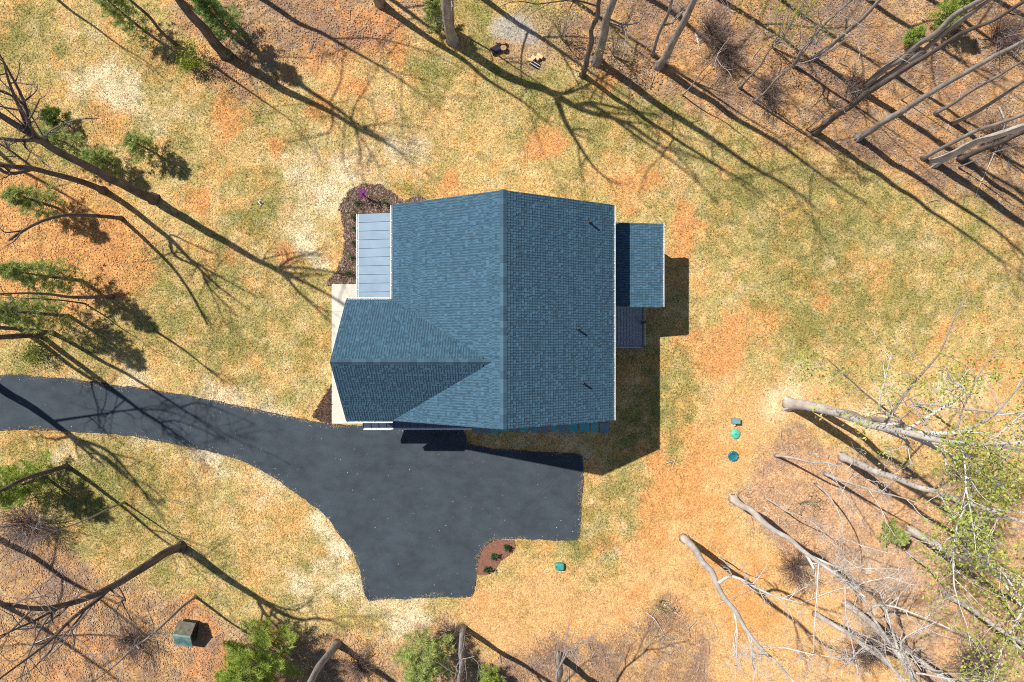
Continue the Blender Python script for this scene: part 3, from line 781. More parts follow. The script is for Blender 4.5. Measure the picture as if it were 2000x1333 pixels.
def leaf_cloud(rng, pts, n, spread, size, cols):
    """Leaf-sized folded quads scattered round twig tips."""
    pts = np.asarray(pts); idx = rng.randint(0, len(pts), n)
    c = pts[idx] + rng.normal(0, spread, (n, 3))
    u = rng.normal(0, 1, (n, 3)); u /= np.linalg.norm(u, axis=1, keepdims=True)
    w = rng.normal(0, 1, (n, 3)); w[:, 2] += 0; v = np.cross(u, w); v /= np.linalg.norm(v, axis=1, keepdims=True)
    s = rng.uniform(.6, 1.25, (n, 1)) * size
    V = np.stack([c - u * s, c + v * s * .55, c + u * s, c - v * s * .55], 1).reshape(-1, 3)
    Q = np.arange(n * 4).reshape(-1, 4)
    cols = np.asarray(cols); k = rng.randint(0, len(cols), n)
    C = cols[k] * rng.uniform(.7, 1.3, (n, 1))
    return V, Q, np.repeat(C, 4, axis=0)

def solve_i(b, px, py):
    """Height at which the sight line through (px, py) passes nearest over the tree's foot."""
    p = np.array(G(px, py)); f = max(.2, min(1.0, float(np.dot(b, p) / np.dot(p, p))))
    return np.array((p[0] * f, p[1] * f, CAMH * (1 - f)))

def solve_s(b, px, py):
    s = np.array(G(px, py)); d = s - b; h = np.array((SUNX, SUNY))
    z = max(.2, float(np.dot(d, h) / np.dot(h, h)))
    return np.array((s[0] - SUNX * z, s[1] - SUNY * z, z))

def cpoint(b, c):
    if c[0] == 'i':
        return P3(c[1], c[2], c[3]) if len(c) > 3 else solve_i(b, c[1], c[2])
    if len(c) > 3:
        s = G(c[1], c[2]); return np.array((s[0] - SUNX * c[3], s[1] - SUNY * c[3], c[3]))
    return solve_s(b, c[1], c[2])

GREENS = [(.36, .44, .08), (.44, .5, .1), (.27, .36, .06), (.5, .52, .14)]
YELLOWS = [(.33, .33, .06), (.27, .29, .05), (.38, .33, .08)]

def tree(label, base, r0, h, ctrl=(), limbs=(), bark='bark', nl=7, clear=.5, maxlev=2, dens=1.0, leaves=0, leafcol=GREENS, spread=.22,
         lsize=.07, llen=.34, group='bare trees around the house', seed=0, name='bare_tree', cat='tree', broken=False, lean=(0, 0), straight=.5, hook=False, wob=.045):
    rng = np.random.RandomState(seed * 7 + 13)
    b = np.array(G(*base))
    P = [np.array((b[0], b[1], 0.0))] + sorted([cpoint(b, c) for c in ctrl], key=lambda q: q[2])
    P = [P[0]] + [p for i, p in enumerate(P[1:]) if p[2] > .4]
    Q = [P[0]]
    for p in P[1:]:
        if p[2] - Q[-1][2] > .6: Q.append(p)
    P = Q
    if len(P) > 2 and not hook:      # one even sweep through the sighted points, held at the foot
        A = np.array(P); w = np.ones(len(A)); w[0] = 6
        deg = 3 if len(A) >= 6 else 2 if len(A) >= 3 else 1
        z_ = A[:, 2]; cx = np.polyfit(z_, A[:, 0], deg, w=w); cy = np.polyfit(z_, A[:, 1], deg, w=w)
        zs = np.linspace(0, z_.max(), max(4, int(z_.max() / 1.6) + 1))
        P = [np.array((np.polyval(cx, z), np.polyval(cy, z), z)) + np.array((*rng.normal(0, wob, 2), 0)) * min(1, z / 3) for z in zs]
        P[0] = A[0]
    if P[-1][2] < h - 1:
        d = (P[-1] - P[0]) if len(P) > 1 else np.array((lean[0], lean[1], 1.0))
        if len(P) > 2: d = P[-1] - P[-2]
        d = d / max(.2, d[2]); d[:2] *= straight
        k = max(2, int((h - P[-1][2]) / 3)); st = P[-1].copy()
        for i in range(1, k + 1):
            z = (h - st[2]) * i / k
            P.append(st + d * z + np.array((*rng.normal(0, .11, 2), 0)))
    path = catmull(P, 4)
    zz = path[:, 2]; ht = zz.max()
    f = np.clip(zz / ht, 0, 1)
    endf = .55 if broken else .14
    rad = r0 * (1 - (1 - endf) * f ** 1.05) * (1 + .45 * np.exp(-zz / .35))
    rad = rad * (1 + rng.normal(0, .03, len(rad)))
    tr = empty(name, (b[0], b[1], 0), label, cat, group)
    mb = MB(); mb.tube(path - np.array((0, 0, .08)), rad, 10 if r0 > .12 else 7, True)
    for a in rng.uniform(0, 6.28, 5 if r0 > .15 else 0):       # root flare
        d = np.array((math.cos(a), math.sin(a), 0)); c0 = path[0]
        mb.tube([c0 + np.array((0, 0, .45)) + d * r0 * .7, c0 + np.array((0, 0, .1)) + d * r0 * 1.12, c0 + d * r0 * 1.5 + np.array((0, 0, -.06))], [r0 * .34, r0 * .34, r0 * .2], 5)
    mb.build('trunk', M[bark], tr, True)
    def at(t):
        fz = t * (len(path) - 1); a = min(int(fz), len(path) - 2); fr = fz - a
        return path[a] * (1 - fr) + path[a + 1] * fr, rad[a] * (1 - fr) + rad[a + 1] * fr
    tips = []
    for lm in limbs:
        rf = lm[0]; pts = [cpoint(b, c) for c in lm[1]]
        i = int(np.argmin(np.abs(zz - (pts[0][2] - 1.2 if lm[1][0][0] == 's' else pts[0][2] - .6))))
        lp = catmull([path[i]] + pts, 4)
        ra = min(rad[i] * .8, rf) ; rr = np.linspace(ra, max(.015, ra * .25), len(lp))
        mb = MB(); mb.tube(lp, rr, 7)
        grow(mb, rng, lp, rr, 1, maxlev, tips, dens)
        mb.build('limb', M[bark], tr, True)
    ga = rng.uniform(0, 6.28)
    for i in range(nl):
        t = clear + (1 - clear) * (i + rng.rand() * .7) / nl
        p, r = at(min(t, .985)); ga += 2.4 + rng.normal(0, .35)
        el = rng.uniform(.35, .95)
        L = max(1.0, (h * llen) * (1.15 - .75 * (t - clear) / (1 - clear + 1e-6)) * rng.uniform(.7, 1.15))
        d = np.array((math.cos(ga) * math.cos(el), math.sin(ga) * math.cos(el), math.sin(el)))
        lp = limb_path(rng, p, d, L, 7, .13, .06)
        ra = max(.016, min(r * .5, r0 * .34)); rr = np.linspace(ra, max(.01, ra * .25), 8)
        mb = MB(); mb.tube(lp, rr, 6)
        grow(mb, rng, lp, rr, 1, maxlev, tips, dens)
        mb.build('limb', M[bark], tr, True)
    if leaves and tips:
        V, Qd, C = leaf_cloud(rng, tips, leaves, spread, lsize, leafcol)
        link('foliage', mesh_np('foliage', V, Qd, None, C), M['leaf'], tr)
    return tr

i_, s_ = 'i', 's'
NEW = 'bare trees of the wood behind the house'
LW = 'bare trees on the west lawn'
SW_ = 'bare trees at the south edge'
SEW = 'pale trees on the straw slope'
# --- west side
tree('tall dark trunk rooted in leaves north west of the porch, forking near the frame edge', (300, 389), .24, 20,
     [(i_, 200, 331), (i_, 112, 287), (i_, 62, 263), (s_, 420, 462), (s_, 489, 504), (s_, 522, 520)],
     [(.15, [(s_, 574, 504, 12.6), (s_, 641, 497, 15)]), (.16, [(s_, 557, 541, 11.8), (s_, 580, 568, 13), (s_, 624, 609, 15), (s_, 655, 640, 16)]), (.1, [(s_, 569, 534, 12.2), (s_, 641, 538, 14.6)]),
      (.14, [(i_, 45, 228, 12.5), (i_, 20, 168, 14.5), (i_, 5, 115, 16.5)]), (.05, [(i_, 92, 262, 10.6), (i_, 143, 236, 11), (i_, 195, 232, 11.2)]), (.05, [(i_, 72, 246, 10.8), (i_, 50, 205, 11.5)])],
     'bark_dark_unlit', 2, .85, 3, .9, group=LW, seed=1)
tree('forked dark tree beside the tallest lawn tree, its trunk sweeping to the left edge', (203, 374), .17, 15,
     [(i_, 120, 345), (i_, 60, 331), (i_, 5, 325)],
     [(.11, [(s_, 341, 500, 7.6), (s_, 388, 524, 9.4), (s_, 405, 558, 10.8), (s_, 449, 602, 12.8)]), (.1, [(s_, 398, 524, 9.5), (s_, 472, 565, 12.6), (s_, 506, 582, 14)]), (.06, [(s_, 337, 460, 7.4), (s_, 388, 484, 9.2), (s_, 418, 497, 10.6)]), (.06, [(i_, 20, 340, 9), (i_, 0, 352, 9.6)])],
     'bark_dark_unlit', 4, .62, 3, group=LW, seed=2)
tree('leafless snag with a broken crooked top over orange leaf litter', (237, 427), .105, 9.6,
     [(i_, 200, 421), (i_, 150, 422), (i_, 90, 429), (i_, 45, 447), (i_, 14, 470)],
     [(.04, [(i_, 30, 470, 9), (i_, 12, 482, 9.3)]), (.04, [(i_, 12, 455, 9), (i_, 0, 447, 9.3)])], 'bark_dark_unlit', 0, .8, 1, broken=True, group=LW, seed=3, wob=.02)
tree('slim dark tree leaning west between the two lower pines', (220, 580), .1, 12,
     [(i_, 150, 577), (i_, 75, 575), (i_, 50, 571), (s_, 256, 613), (s_, 327, 667)], [(.04, [(i_, 25, 588, 9.4), (i_, 10, 600, 10)])], 'bark_dark_unlit', 4, .7, 2, group=LW, seed=4)
tree('thin sapling trunk just below the slim leaning tree', (166, 594), .045, 7.5, [(i_, 130, 590), (i_, 98, 587)], (), 'bark_dark_unlit', 3, .6, 1, group=LW, seed=5, llen=.2)
tree('dark tree rising behind the low pine, its shadow crossing the driveway', (80, 655), .15, 17, [(s_, 175, 727), (s_, 219, 761), (s_, 280, 804)],
     [(.1, [(s_, 354, 825, 13.2), (s_, 440, 860, 16)]), (.1, [(s_, 337, 852, 13), (s_, 398, 889, 15.4)]), (.05, [(s_, 190, 745, 5.8), (s_, 203, 728, 7)])], 'bark_dark_unlit', 5, .6, 3, group=LW, seed=6)
tree('second dark tree behind the low pine, nearer the lawn', (104, 652), .12, 17, [(s_, 219, 720), (s_, 294, 757), (s_, 388, 818)], [(.07, [(s_, 400, 790, 13), (s_, 500, 830, 16)])], 'bark_dark_unlit', 5, .6, 3, group=LW, seed=7)
tree('stout tree just outside the left edge above the driveway', (-52, 722), .25, 19, [(s_, 0, 757), (s_, 135, 848)],
     [(.14, [(s_, 170, 884, 9.6), (s_, 204, 912, 11)]), (.14, [(s_, 216, 886, 11), (s_, 287, 971, 14.5), (s_, 320, 1010, 16)])], 'bark_dark_unlit', 6, .5, 3, group=LW, seed=8)
tree('tree stub at the left edge level with the low pine', (10, 624), .16, 14, [(i_, 0, 623)], (), 'bark_dark_unlit', 6, .5, 2, group=LW, seed=9)
tree('slender tree leaning out beyond the west shrub below the driveway', (130, 911), .12, 15, [(i_, 60, 936), (i_, 0, 960), (s_, 225, 980)], (), 'bark_dark_unlit', 5, .6, 2, group=SW_, seed=10)
tree('pole thin trunk standing on the grass above the big forked tree', (243, 982), .05, 10, [(i_, 150, 1020), (i_, 62, 1062), (s_, 340, 1058)], [(.025, [(i_, 45, 1060, 8.4), (i_, 15, 1030, 8.9)]), (.025, [(i_, 62, 1050, 8), (i_, 80, 1010, 8.6)])], 'bark', 4, .7, 2, group=SW_, seed=11, llen=.22)
tree('big forked tree at the lawn corner with three stems running to the left edge', (354, 1069), .225, 18,
     [(i_, 300, 1093), (i_, 250, 1119), (i_, 222, 1136), (i_, 130, 1176), (i_, 0, 1187), (s_, 449, 1139), (s_, 523, 1190)],
     [(.12, [(i_, 130, 1180, 10), (i_, 70, 1212, 12), (i_, 0, 1243, 14)]), (.14, [(i_, 190, 1172, 8.3), (i_, 140, 1210, 10), (i_, 95, 1255, 12), (i_, 0, 1326, 15)]), (.06, [(s_, 574, 1193, 8.8), (s_, 617, 1163, 10.4)]), (.05, [(i_, 100, 1200, 10.4), (i_, 60, 1270, 12.6), (i_, 40, 1333, 14)])],
     'bark_dark_unlit', 5, .68, 2, group=SW_, seed=12)
tree('thin pale stemmed tree beside the green roofed hut', (382, 1166), .075, 13, [(i_, 340, 1200), (i_, 300, 1237), (i_, 222, 1300), (s_, 480, 1240)],
     [(.035, [(i_, 300, 1222, 6.2), (i_, 285, 1185, 7)]), (.03, [(i_, 270, 1270, 7.5), (i_, 232, 1255, 8.2)])], 'bark', 6, .45, 2, group=SW_, seed=13, llen=.26)
tree('trunk cut by the bottom edge between the two green pines', (659, 1258), .19, 18, [(i_, 640, 1280), (i_, 622, 1305), (i_, 606, 1333)], (), 'bark', 5, .5, 2, group=SW_, seed=14)
tree('upright trunk at the right side of the pale bottom pine', (904, 1226), .15, 18, [(i_, 900, 1270), (i_, 896, 1333)], (), 'bark', 5, .5, 2, group=SW_, seed=15)
tree('short looking trunk at the bottom edge on tan leaf litter', (1091, 1282), .19, 18, [(i_, 1093, 1310), (i_, 1094, 1333)], (), 'bark', 5, .5, 2, group=SW_, seed=16)
# --- north
tree('leaning dark trunk at the top left among young pines', (441, 108), .27, 16, [(i_, 400, 68), (i_, 372, 36), (i_, 343, 0), (s_, 570, 166)], (), 'bark_dark_unlit', 6, .78, 2, group=NEW, seed=20)
tree('narrow trunk left of the bright yellow green bush', (345, 88), .09, 13, [(i_, 315, 62), (i_, 285, 30), (i_, 256, 0)], (), 'bark_dark_unlit', 6, .78, 2, group=NEW, seed=21)
tree('wide crowned tree standing just outside the top edge', (396, -22), .2, 23, [(s_, 520, 112), (s_, 605, 178), (s_, 672, 222)],
     [(.12, [(s_, 760, 243, 18.5), (s_, 859, 253, 21.5)]), (.12, [(s_, 740, 268, 18), (s_, 830, 337, 21), (s_, 906, 364, 23)]), (.1, [(s_, 705, 270, 17.5), (s_, 737, 320, 19.6), (s_, 745, 350, 20.5)]), (.1, [(s_, 725, 255, 18), (s_, 800, 312, 20.5)]), (.07, [(s_, 640, 260, 15), (s_, 545, 280, 14.6)])],
     'bark_dark_unlit', 3, .7, 3, .8, group=NEW, seed=22)
tree('thin tree outside the top left corner', (88, -22), .08, 12, [(s_, 155, 33), (s_, 250, 98)], (), 'bark_dark_unlit', 4, .6, 2, group=NEW, seed=23)
tree('medium tree outside the top edge above the orange leaves', (470, -30), .15, 19, [(s_, 585, 44), (s_, 670, 90)], (), 'bark_dark_unlit', 6, .5, 2, group=NEW, seed=24)
tree('trunk whose foot just shows at the top edge left of centre', (742, 8), .2, 17, [(i_, 738, 0), (s_, 840, 77)], (), 'bark', 6, .78, 2, group=NEW, seed=25)
tree('thick trunk at the lawn edge left of the ash patch', (885, 81), .27, 22, [(i_, 872, 42), (i_, 863, 5), (s_, 960, 125), (s_, 1007, 152), (s_, 1070, 177)],
     [(.12, [(s_, 1104, 183, 10), (s_, 1142, 169, 11.3), (s_, 1190, 145, 13), (s_, 1215, 140, 13.6)]), (.15, [(s_, 1103, 236, 10.6), (s_, 1126, 277, 12), (s_, 1166, 334, 14), (s_, 1212, 363, 15.5)]),
      (.16, [(s_, 1159, 202, 12.2), (s_, 1227, 216, 15), (s_, 1311, 233, 18)]), (.14, [(s_, 1163, 209, 12.2), (s_, 1244, 267, 15), (s_, 1340, 336, 18.5), (s_, 1405, 400, 20.5)])], 'bark', 2, .7, 2, .8, group=NEW, seed=26)
tree('straight sapling touching the thick trunk left of the ash patch', (886, 58), .055, 11, [(i_, 885, 20), (i_, 884, 0)], (), 'bark', 4, .5, 2, group=NEW, seed=27, llen=.2)
tree('medium tree outside the top edge above the ash patch', (905, -28), .17, 18, [(s_, 985, 28), (s_, 1090, 98)], (), 'bark', 7, .45, 2, group=NEW, seed=28)
tree('narrow dark trunk on the grass right of the ash patch', (1138, 148), .14, 20, [(i_, 1151, 95), (i_, 1163, 42), (i_, 1172, 0)], [(.07, [(s_, 1311, 287, 15), (s_, 1340, 324, 16.5), (s_, 1400, 400, 20)])], 'bark_dark_unlit', 5, .6, 2, group=NEW, seed=29)
tree('thick pale trunk beside the narrow dark trunk right of the ash patch', (1166, 121), .24, 22, [(i_, 1180, 65), (i_, 1190, 25), (i_, 1197, 0)], [(.05, [(i_, 1215, 48, 6.5), (i_, 1245, 45, 7), (i_, 1262, 20, 7.6)]), (.04, [(i_, 1220, 60, 6), (i_, 1218, 100, 6.2)])], 'bark', 6, .78, 2, group=NEW, seed=30)
tree('forked young tree close to the left side of a leaning pale trunk', (1275, 108), .1, 16, [(i_, 1283, 82), (i_, 1297, 35), (i_, 1312, 0)], [(.06, [(i_, 1318, 42, 4.6), (i_, 1350, 0, 6.5)])], 'bark', 6, .78, 2, group=NEW, seed=31)
tree('leaning pale trunk at the wood edge near the top centre', (1286, 130), .2, 21, [(i_, 1312, 88), (i_, 1340, 35), (i_, 1358, 0)], (), 'bark', 6, .78, 2, group=NEW, seed=32)
tree('whip thin sapling at the wood edge above the lawn', (1333, 187), .04, 8, [(i_, 1360, 157), (i_, 1395, 118)], (), 'bark', 4, .5, 1, group=NEW, seed=33, llen=.18)
tree('slim stem beside a dark twiggy thicket, yellow buds above', (1445, 173), .06, 11, [(i_, 1478, 134), (i_, 1520, 85), (i_, 1558, 35)], (), 'bark', 5, .45, 2, leaves=500, leafcol=YELLOWS, group=NEW, seed=34, llen=.22)
tree('slim stem right of the dark twiggy thicket', (1473, 199), .07, 12, [(i_, 1510, 165), (i_, 1555, 115), (i_, 1600, 65)], (), 'bark', 6, .4, 2, group=NEW, seed=35, llen=.22)
tree('cluster stemmed young tree between two slim stems', (1550, 131), .09, 14, [(i_, 1575, 92), (i_, 1605, 55), (i_, 1640, 20)], [(.05, [(i_, 1582, 82, 4), (i_, 1612, 30, 6.5)]), (.05, [(i_, 1590, 88, 4.4), (i_, 1640, 45, 6.8)])], 'bark', 6, .45, 2, group=NEW, seed=36)
tree('clean grey trunk above the crossing double trunks', (1590, 115), .12, 18, [(i_, 1630, 84), (i_, 1680, 42), (i_, 1722, 0)], (), 'bark', 6, .78, 2, group=NEW, seed=37)
tree('dark bent trunk rooted at the lawn edge, crossing behind its neighbours', (1592, 260), .17, 21, [(i_, 1622, 240), (i_, 1668, 200), (i_, 1700, 176), (i_, 1760, 138), (i_, 1840, 92), (i_, 1940, 35), (i_, 2000, 5)], (), 'bark_dark_unlit', 6, .78, 2, group=NEW, seed=38)
tree('left one of the parallel pale double trunks', (1680, 177), .17, 21, [(i_, 1720, 145), (i_, 1780, 95), (i_, 1850, 45), (i_, 1910, 0)], (), 'bark', 6, .78, 2, group=NEW, seed=39)
tree('right one of the parallel pale double trunks', (1690, 183), .14, 20, [(i_, 1735, 150), (i_, 1800, 98), (i_, 1870, 48), (i_, 1935, 0)], (), 'bark', 6, .78, 2, group=NEW, seed=40)
tree('slimmer tan trunk to the right of the double trunks', (1744, 145), .11, 17, [(i_, 1790, 108), (i_, 1850, 65), (i_, 1920, 10)], (), 'bark', 6, .78, 2, group=NEW, seed=41)
tree('long grey trunk with a slight bend rooted on open leaf litter', (1675, 270), .17, 21, [(i_, 1735, 234), (i_, 1800, 198), (i_, 1865, 160), (i_, 1885, 143), (i_, 1940, 110), (i_, 2000, 76)], (), 'bark', 6, .78, 2, group=NEW, seed=42)
tree('slender pale tree right of the long bent grey trunk', (1826, 223), .085, 15, [(i_, 1880, 192), (i_, 1940, 155), (i_, 2000, 122)], (), 'bark', 6, .78, 2, group=NEW, seed=43)
tree('crooked pale trunk at the right edge above the brush', (1862, 241), .11, 17, [(i_, 1905, 218), (i_, 1950, 195), (i_, 2000, 158)], (), 'bark', 6, .78, 2, group=NEW, seed=44)
tree('straight slim trunk beside the thickest trunk at the right edge', (1802, 310), .11, 18, [(i_, 1870, 276), (i_, 1940, 244), (i_, 2000, 220)], (), 'bark', 6, .78, 2, group=NEW, seed=45)
tree('thickest pale trunk at the right edge of the wood', (1824, 319), .2, 21, [(i_, 1880, 293), (i_, 1940, 268), (i_, 2000, 248)], (), 'bark_pale_sunlit', 6, .78, 2, group=NEW, seed=46)
tree('dark trunk half hidden behind the thickest pale trunk', (1874, 313), .14, 17, [(i_, 1930, 288), (i_, 2000, 262)], (), 'bark_dark_unlit', 6, .78, 2, group=NEW, seed=47)
tree('thin leaning stem lowest along the right wood edge', (1872, 328), .04, 9, [(i_, 1930, 305), (i_, 1990, 285)], (), 'bark', 3, .6, 1, group=NEW, seed=48, llen=.2)
tree('small thin stem touching the dark bent trunk', (1575, 255), .035, 7, [(i_, 1610, 225), (i_, 1640, 198)], (), 'bark', 3, .6, 1, group=NEW, seed=49, llen=.18)
tree('thread thin stem on leaf litter between long grey trunks', (1760, 196), .03, 7, [(i_, 1810, 165), (i_, 1858, 135)], (), 'bark', 2, .7, 1, group=NEW, seed=50, llen=.16)
# wood beyond the top edge, seen by its shadows
for k, (bx, by, r, h) in enumerate([(1020, -70, .16, 19), (1180, -55, .18, 20), (1330, -60, .17, 19), (1450, -45, .15, 18), (1600, -70, .18, 21), (1740, -55, .16, 19), (1880, -50, .17, 20), (-90, 240, .14, 15), (-70, 480, .13, 14), (-60, 1010, .2, 18), (-70, 1130, .18, 18), (250, -70, .15, 17), (640, -90, .16, 18)]):
    tree('bare tree standing outside the picture, its shadow reaching in', (bx, by), r, h, (), (), 'bark', 7, .4, 2, .8, group='bare trees outside the frame', seed=60 + k, lean=(.02, -.02))
# --- south-east
tree('massive silver trunk leaning over the straw, green leaves at its crown', (1541, 790), .28, 20, [(i_, 1640, 812), (i_, 1740, 836), (i_, 1790, 850), (i_, 1838, 866), (i_, 1925, 874), (i_, 1995, 860)],
     [(.15, [(i_, 1862, 846, 13.8), (i_, 1900, 835, 14.8), (i_, 1940, 812, 16), (i_, 2000, 745, 18)]), (.08, [(i_, 1760, 825, 10.8), (i_, 1718, 800, 11.6), (i_, 1728, 745, 12.4), (i_, 1742, 690, 13)]), (.08, [(i_, 1772, 862, 11), (i_, 1760, 875, 11.4), (i_, 1730, 885, 11.8)]),
      (.06, [(i_, 1835, 882, 13.2), (i_, 1848, 905, 13.7), (i_, 1858, 925, 14)]), (.07, [(i_, 1858, 890, 13.8), (i_, 1865, 930, 14.2)]), (.07, [(i_, 1880, 770, 13.6), (i_, 1860, 745, 14), (i_, 1850, 735, 14.3)])],
     'bark_pale_sunlit', 4, .74, 2, 1.0, llen=.2, leaves=2600, lsize=.055, group=SEW, seed=80, name='leafing_tree', spread=.3)
tree('second trunk close behind the massive silver trunk', (1592, 797), .19, 19, [(i_, 1680, 815), (i_, 1760, 832)], (), 'bark', 6, .6, 2, leaves=2200, group=SEW, seed=81, name='leafing_tree')
tree('small slim trunk above the crown of the massive silver tree', (1786, 789), .075, 15, [(i_, 1850, 794), (i_, 1925, 803)], (), 'bark_pale_sunlit', 5, .55, 2, leaves=500, group=SEW, seed=82, name='leafing_tree')
tree('leaning pale trunk carrying green leaves at the right, below the massive one', (1645, 893), .19, 19, [(i_, 1700, 915), (i_, 1745, 934), (i_, 1800, 955), (i_, 1890, 982), (i_, 1980, 1012)], [(.09, [(i_, 1900, 960, 13), (i_, 1960, 950, 14.5)])],
     'bark_pale_sunlit', 7, .5, 2, 1.1, leaves=5000, group=SEW, seed=83, name='leafing_tree', spread=.32)
tree('thin bare stem crossing the brown litter left of the leaning pale trunk', (1515, 891), .07, 11, [(i_, 1580, 903), (i_, 1650, 915)], (), 'bark_pale_sunlit', 4, .55, 2, group=SEW, seed=84, llen=.22)
tree('short slim stem just below the thin bare stem', (1611, 926), .08, 11, [(i_, 1660, 945), (i_, 1715, 968)], (), 'bark_pale_sunlit', 5, .5, 2, group=SEW, seed=85, llen=.22)
tree('arching thin sapling bent over like a hook', (1593, 946), .06, 8.5, [(i_, 1620, 970, 3), (i_, 1643, 1012, 5.2), (i_, 1648, 1052, 6.6), (i_, 1640, 1098, 8)], (), 'bark_pale_sunlit', 4, .75, 2, group=SEW, seed=86, llen=.2, hook=True)
tree('thick pale trunk with snapped forked top in the middle of the slope', (1432, 975), .19, 16.5, [(i_, 1480, 1010), (i_, 1530, 1048), (i_, 1575, 1082), (i_, 1600, 1097)],
     [(.1, [(i_, 1625, 1105, 12), (i_, 1640, 1112, 12.6)]), (.07, [(i_, 1592, 1118, 11.6), (i_, 1594, 1145, 12.2)])], 'bark_pale_sunlit', 6, .78, 3, 1.2, group=SEW, seed=87, llen=.24)
tree('wide forked pale tree at the left end of the slope', (1335, 1052), .19, 17, [(i_, 1350, 1080), (i_, 1385, 1108), (i_, 1402, 1135), (i_, 1425, 1180), (i_, 1452, 1225), (i_, 1495, 1280), (i_, 1555, 1333)],
     [(.12, [(i_, 1432, 1127, 8.4), (i_, 1500, 1160, 10.4), (i_, 1560, 1178, 12)]), (.05, [(i_, 1440, 1235, 11.6), (i_, 1438, 1290, 13), (i_, 1436, 1333, 13.8)]), (.05, [(i_, 1462, 1245, 12.4), (i_, 1475, 1290, 13.4)])], 'bark_pale_sunlit', 4, .72, 3, 1.2, group=SEW, seed=88, llen=.2)
tree('thin lichen grey stem between the snapped trunk and the hooked sapling', (1494, 973), .045, 9, [(i_, 1550, 1005), (i_, 1632, 1038)], (), 'bark_pale_sunlit', 4, .6, 2, group=SEW, seed=89, llen=.2)
tree('stout pale trunk near the right edge under fresh green leaves', (1779, 1037), .21, 19, [(i_, 1830, 1064), (i_, 1890, 1096), (i_, 1960, 1130), (i_, 2000, 1150)], [(.08, [(i_, 1860, 1055, 10.5), (i_, 1920, 1040, 12.5)])], 'bark_pale_sunlit', 7, .45, 2, 1.1, leaves=6000, group=SEW, seed=90, name='leafing_tree', spread=.32)
tree('small stick like stem left of the stout pale trunk', (1768, 1077), .05, 7, [(i_, 1800, 1103), (i_, 1832, 1126)], (), 'bark_pale_sunlit', 4, .5, 2, group=SEW, seed=91, llen=.2)
tree('spreading pale tree with tangled branches near the bottom right', (1652, 1180), .17, 16, [(i_, 1700, 1215), (i_, 1735, 1250), (i_, 1765, 1300), (i_, 1790, 1333)],
     [(.08, [(i_, 1700, 1195, 6.5), (i_, 1735, 1184, 7.2), (i_, 1800, 1205, 8.6), (i_, 1880, 1240, 10)]), (.07, [(i_, 1725, 1175, 7), (i_, 1712, 1150, 7.4)]), (.07, [(i_, 1760, 1255, 9), (i_, 1830, 1215, 10.5)]), (.06, [(i_, 1770, 1270, 9.6), (i_, 1800, 1310, 11)])], 'bark_pale_sunlit', 5, .62, 3, 1.2, group=SEW, seed=92, llen=.24)
tree('leaning pale trunk left of the spreading tangled tree', (1592, 1200), .13, 15, [(i_, 1640, 1228), (i_, 1700, 1270), (i_, 1765, 1325)], [(.07, [(i_, 1700, 1262, 9), (i_, 1660, 1290, 10), (i_, 1620, 1330, 11)])], 'bark_pale_sunlit', 5, .62, 3, 1.2, group=SEW, seed=93, llen=.24)
tree('tiny stem beside the foot of the wide forked pale tree', (1403, 1090), .04, 5, [(i_, 1425, 1105), (i_, 1442, 1118)], (), 'bark_pale_sunlit', 3, .5, 1, group=SEW, seed=94, llen=.2)
tree('green leafed tree filling the lower right edge', (1850, 1165), .14, 16, [(i_, 1905, 1196), (i_, 1960, 1230)], (), 'bark_pale_sunlit', 7, .45, 2, 1.1, leaves=5500, group=SEW, seed=95, name='leafing_tree', spread=.32)
tree('bare pale tree at the bottom right corner', (1760, 1260), .14, 16, [(i_, 1815, 1305)], (), 'bark_pale_sunlit', 7, .45, 2, 1.0, leaves=500, group=SEW, seed=96)

# ------------------------------------------------------------------ young pines, shrubs, saplings
def needle_cloud(rng, org, dirs, n_each, L, w, cols):
    """Bundles of thin needles standing round shoot tips."""
    n = len(org) * n_each
    o = np.repeat(org, n_each, 0) + rng.normal(0, .035, (n, 3)); d = np.repeat(dirs, n_each, 0) + rng.normal(0, .62, (n, 3))
    d /= np.linalg.norm(d, axis=1, keepdims=True)
    s = np.cross(d, rng.normal(0, 1, (n, 3))); s /= np.linalg.norm(s, axis=1, keepdims=True)
    l = rng.uniform(.65, 1.2, (n, 1)) * L
    V = np.stack([o - s * w, o + s * w, o + d * l], 1).reshape(-1, 3)
    T = np.arange(n * 3).reshape(-1, 3)
    cols = np.asarray(cols); k = np.repeat(rng.randint(0, len(cols), len(org)), n_each)
    C = cols[k] * np.repeat(rng.uniform(.75, 1.3, len(org)), n_each)[:, None] * rng.uniform(.85, 1.15, (n, 1))
    return V, T, np.repeat(C, 3, 0)

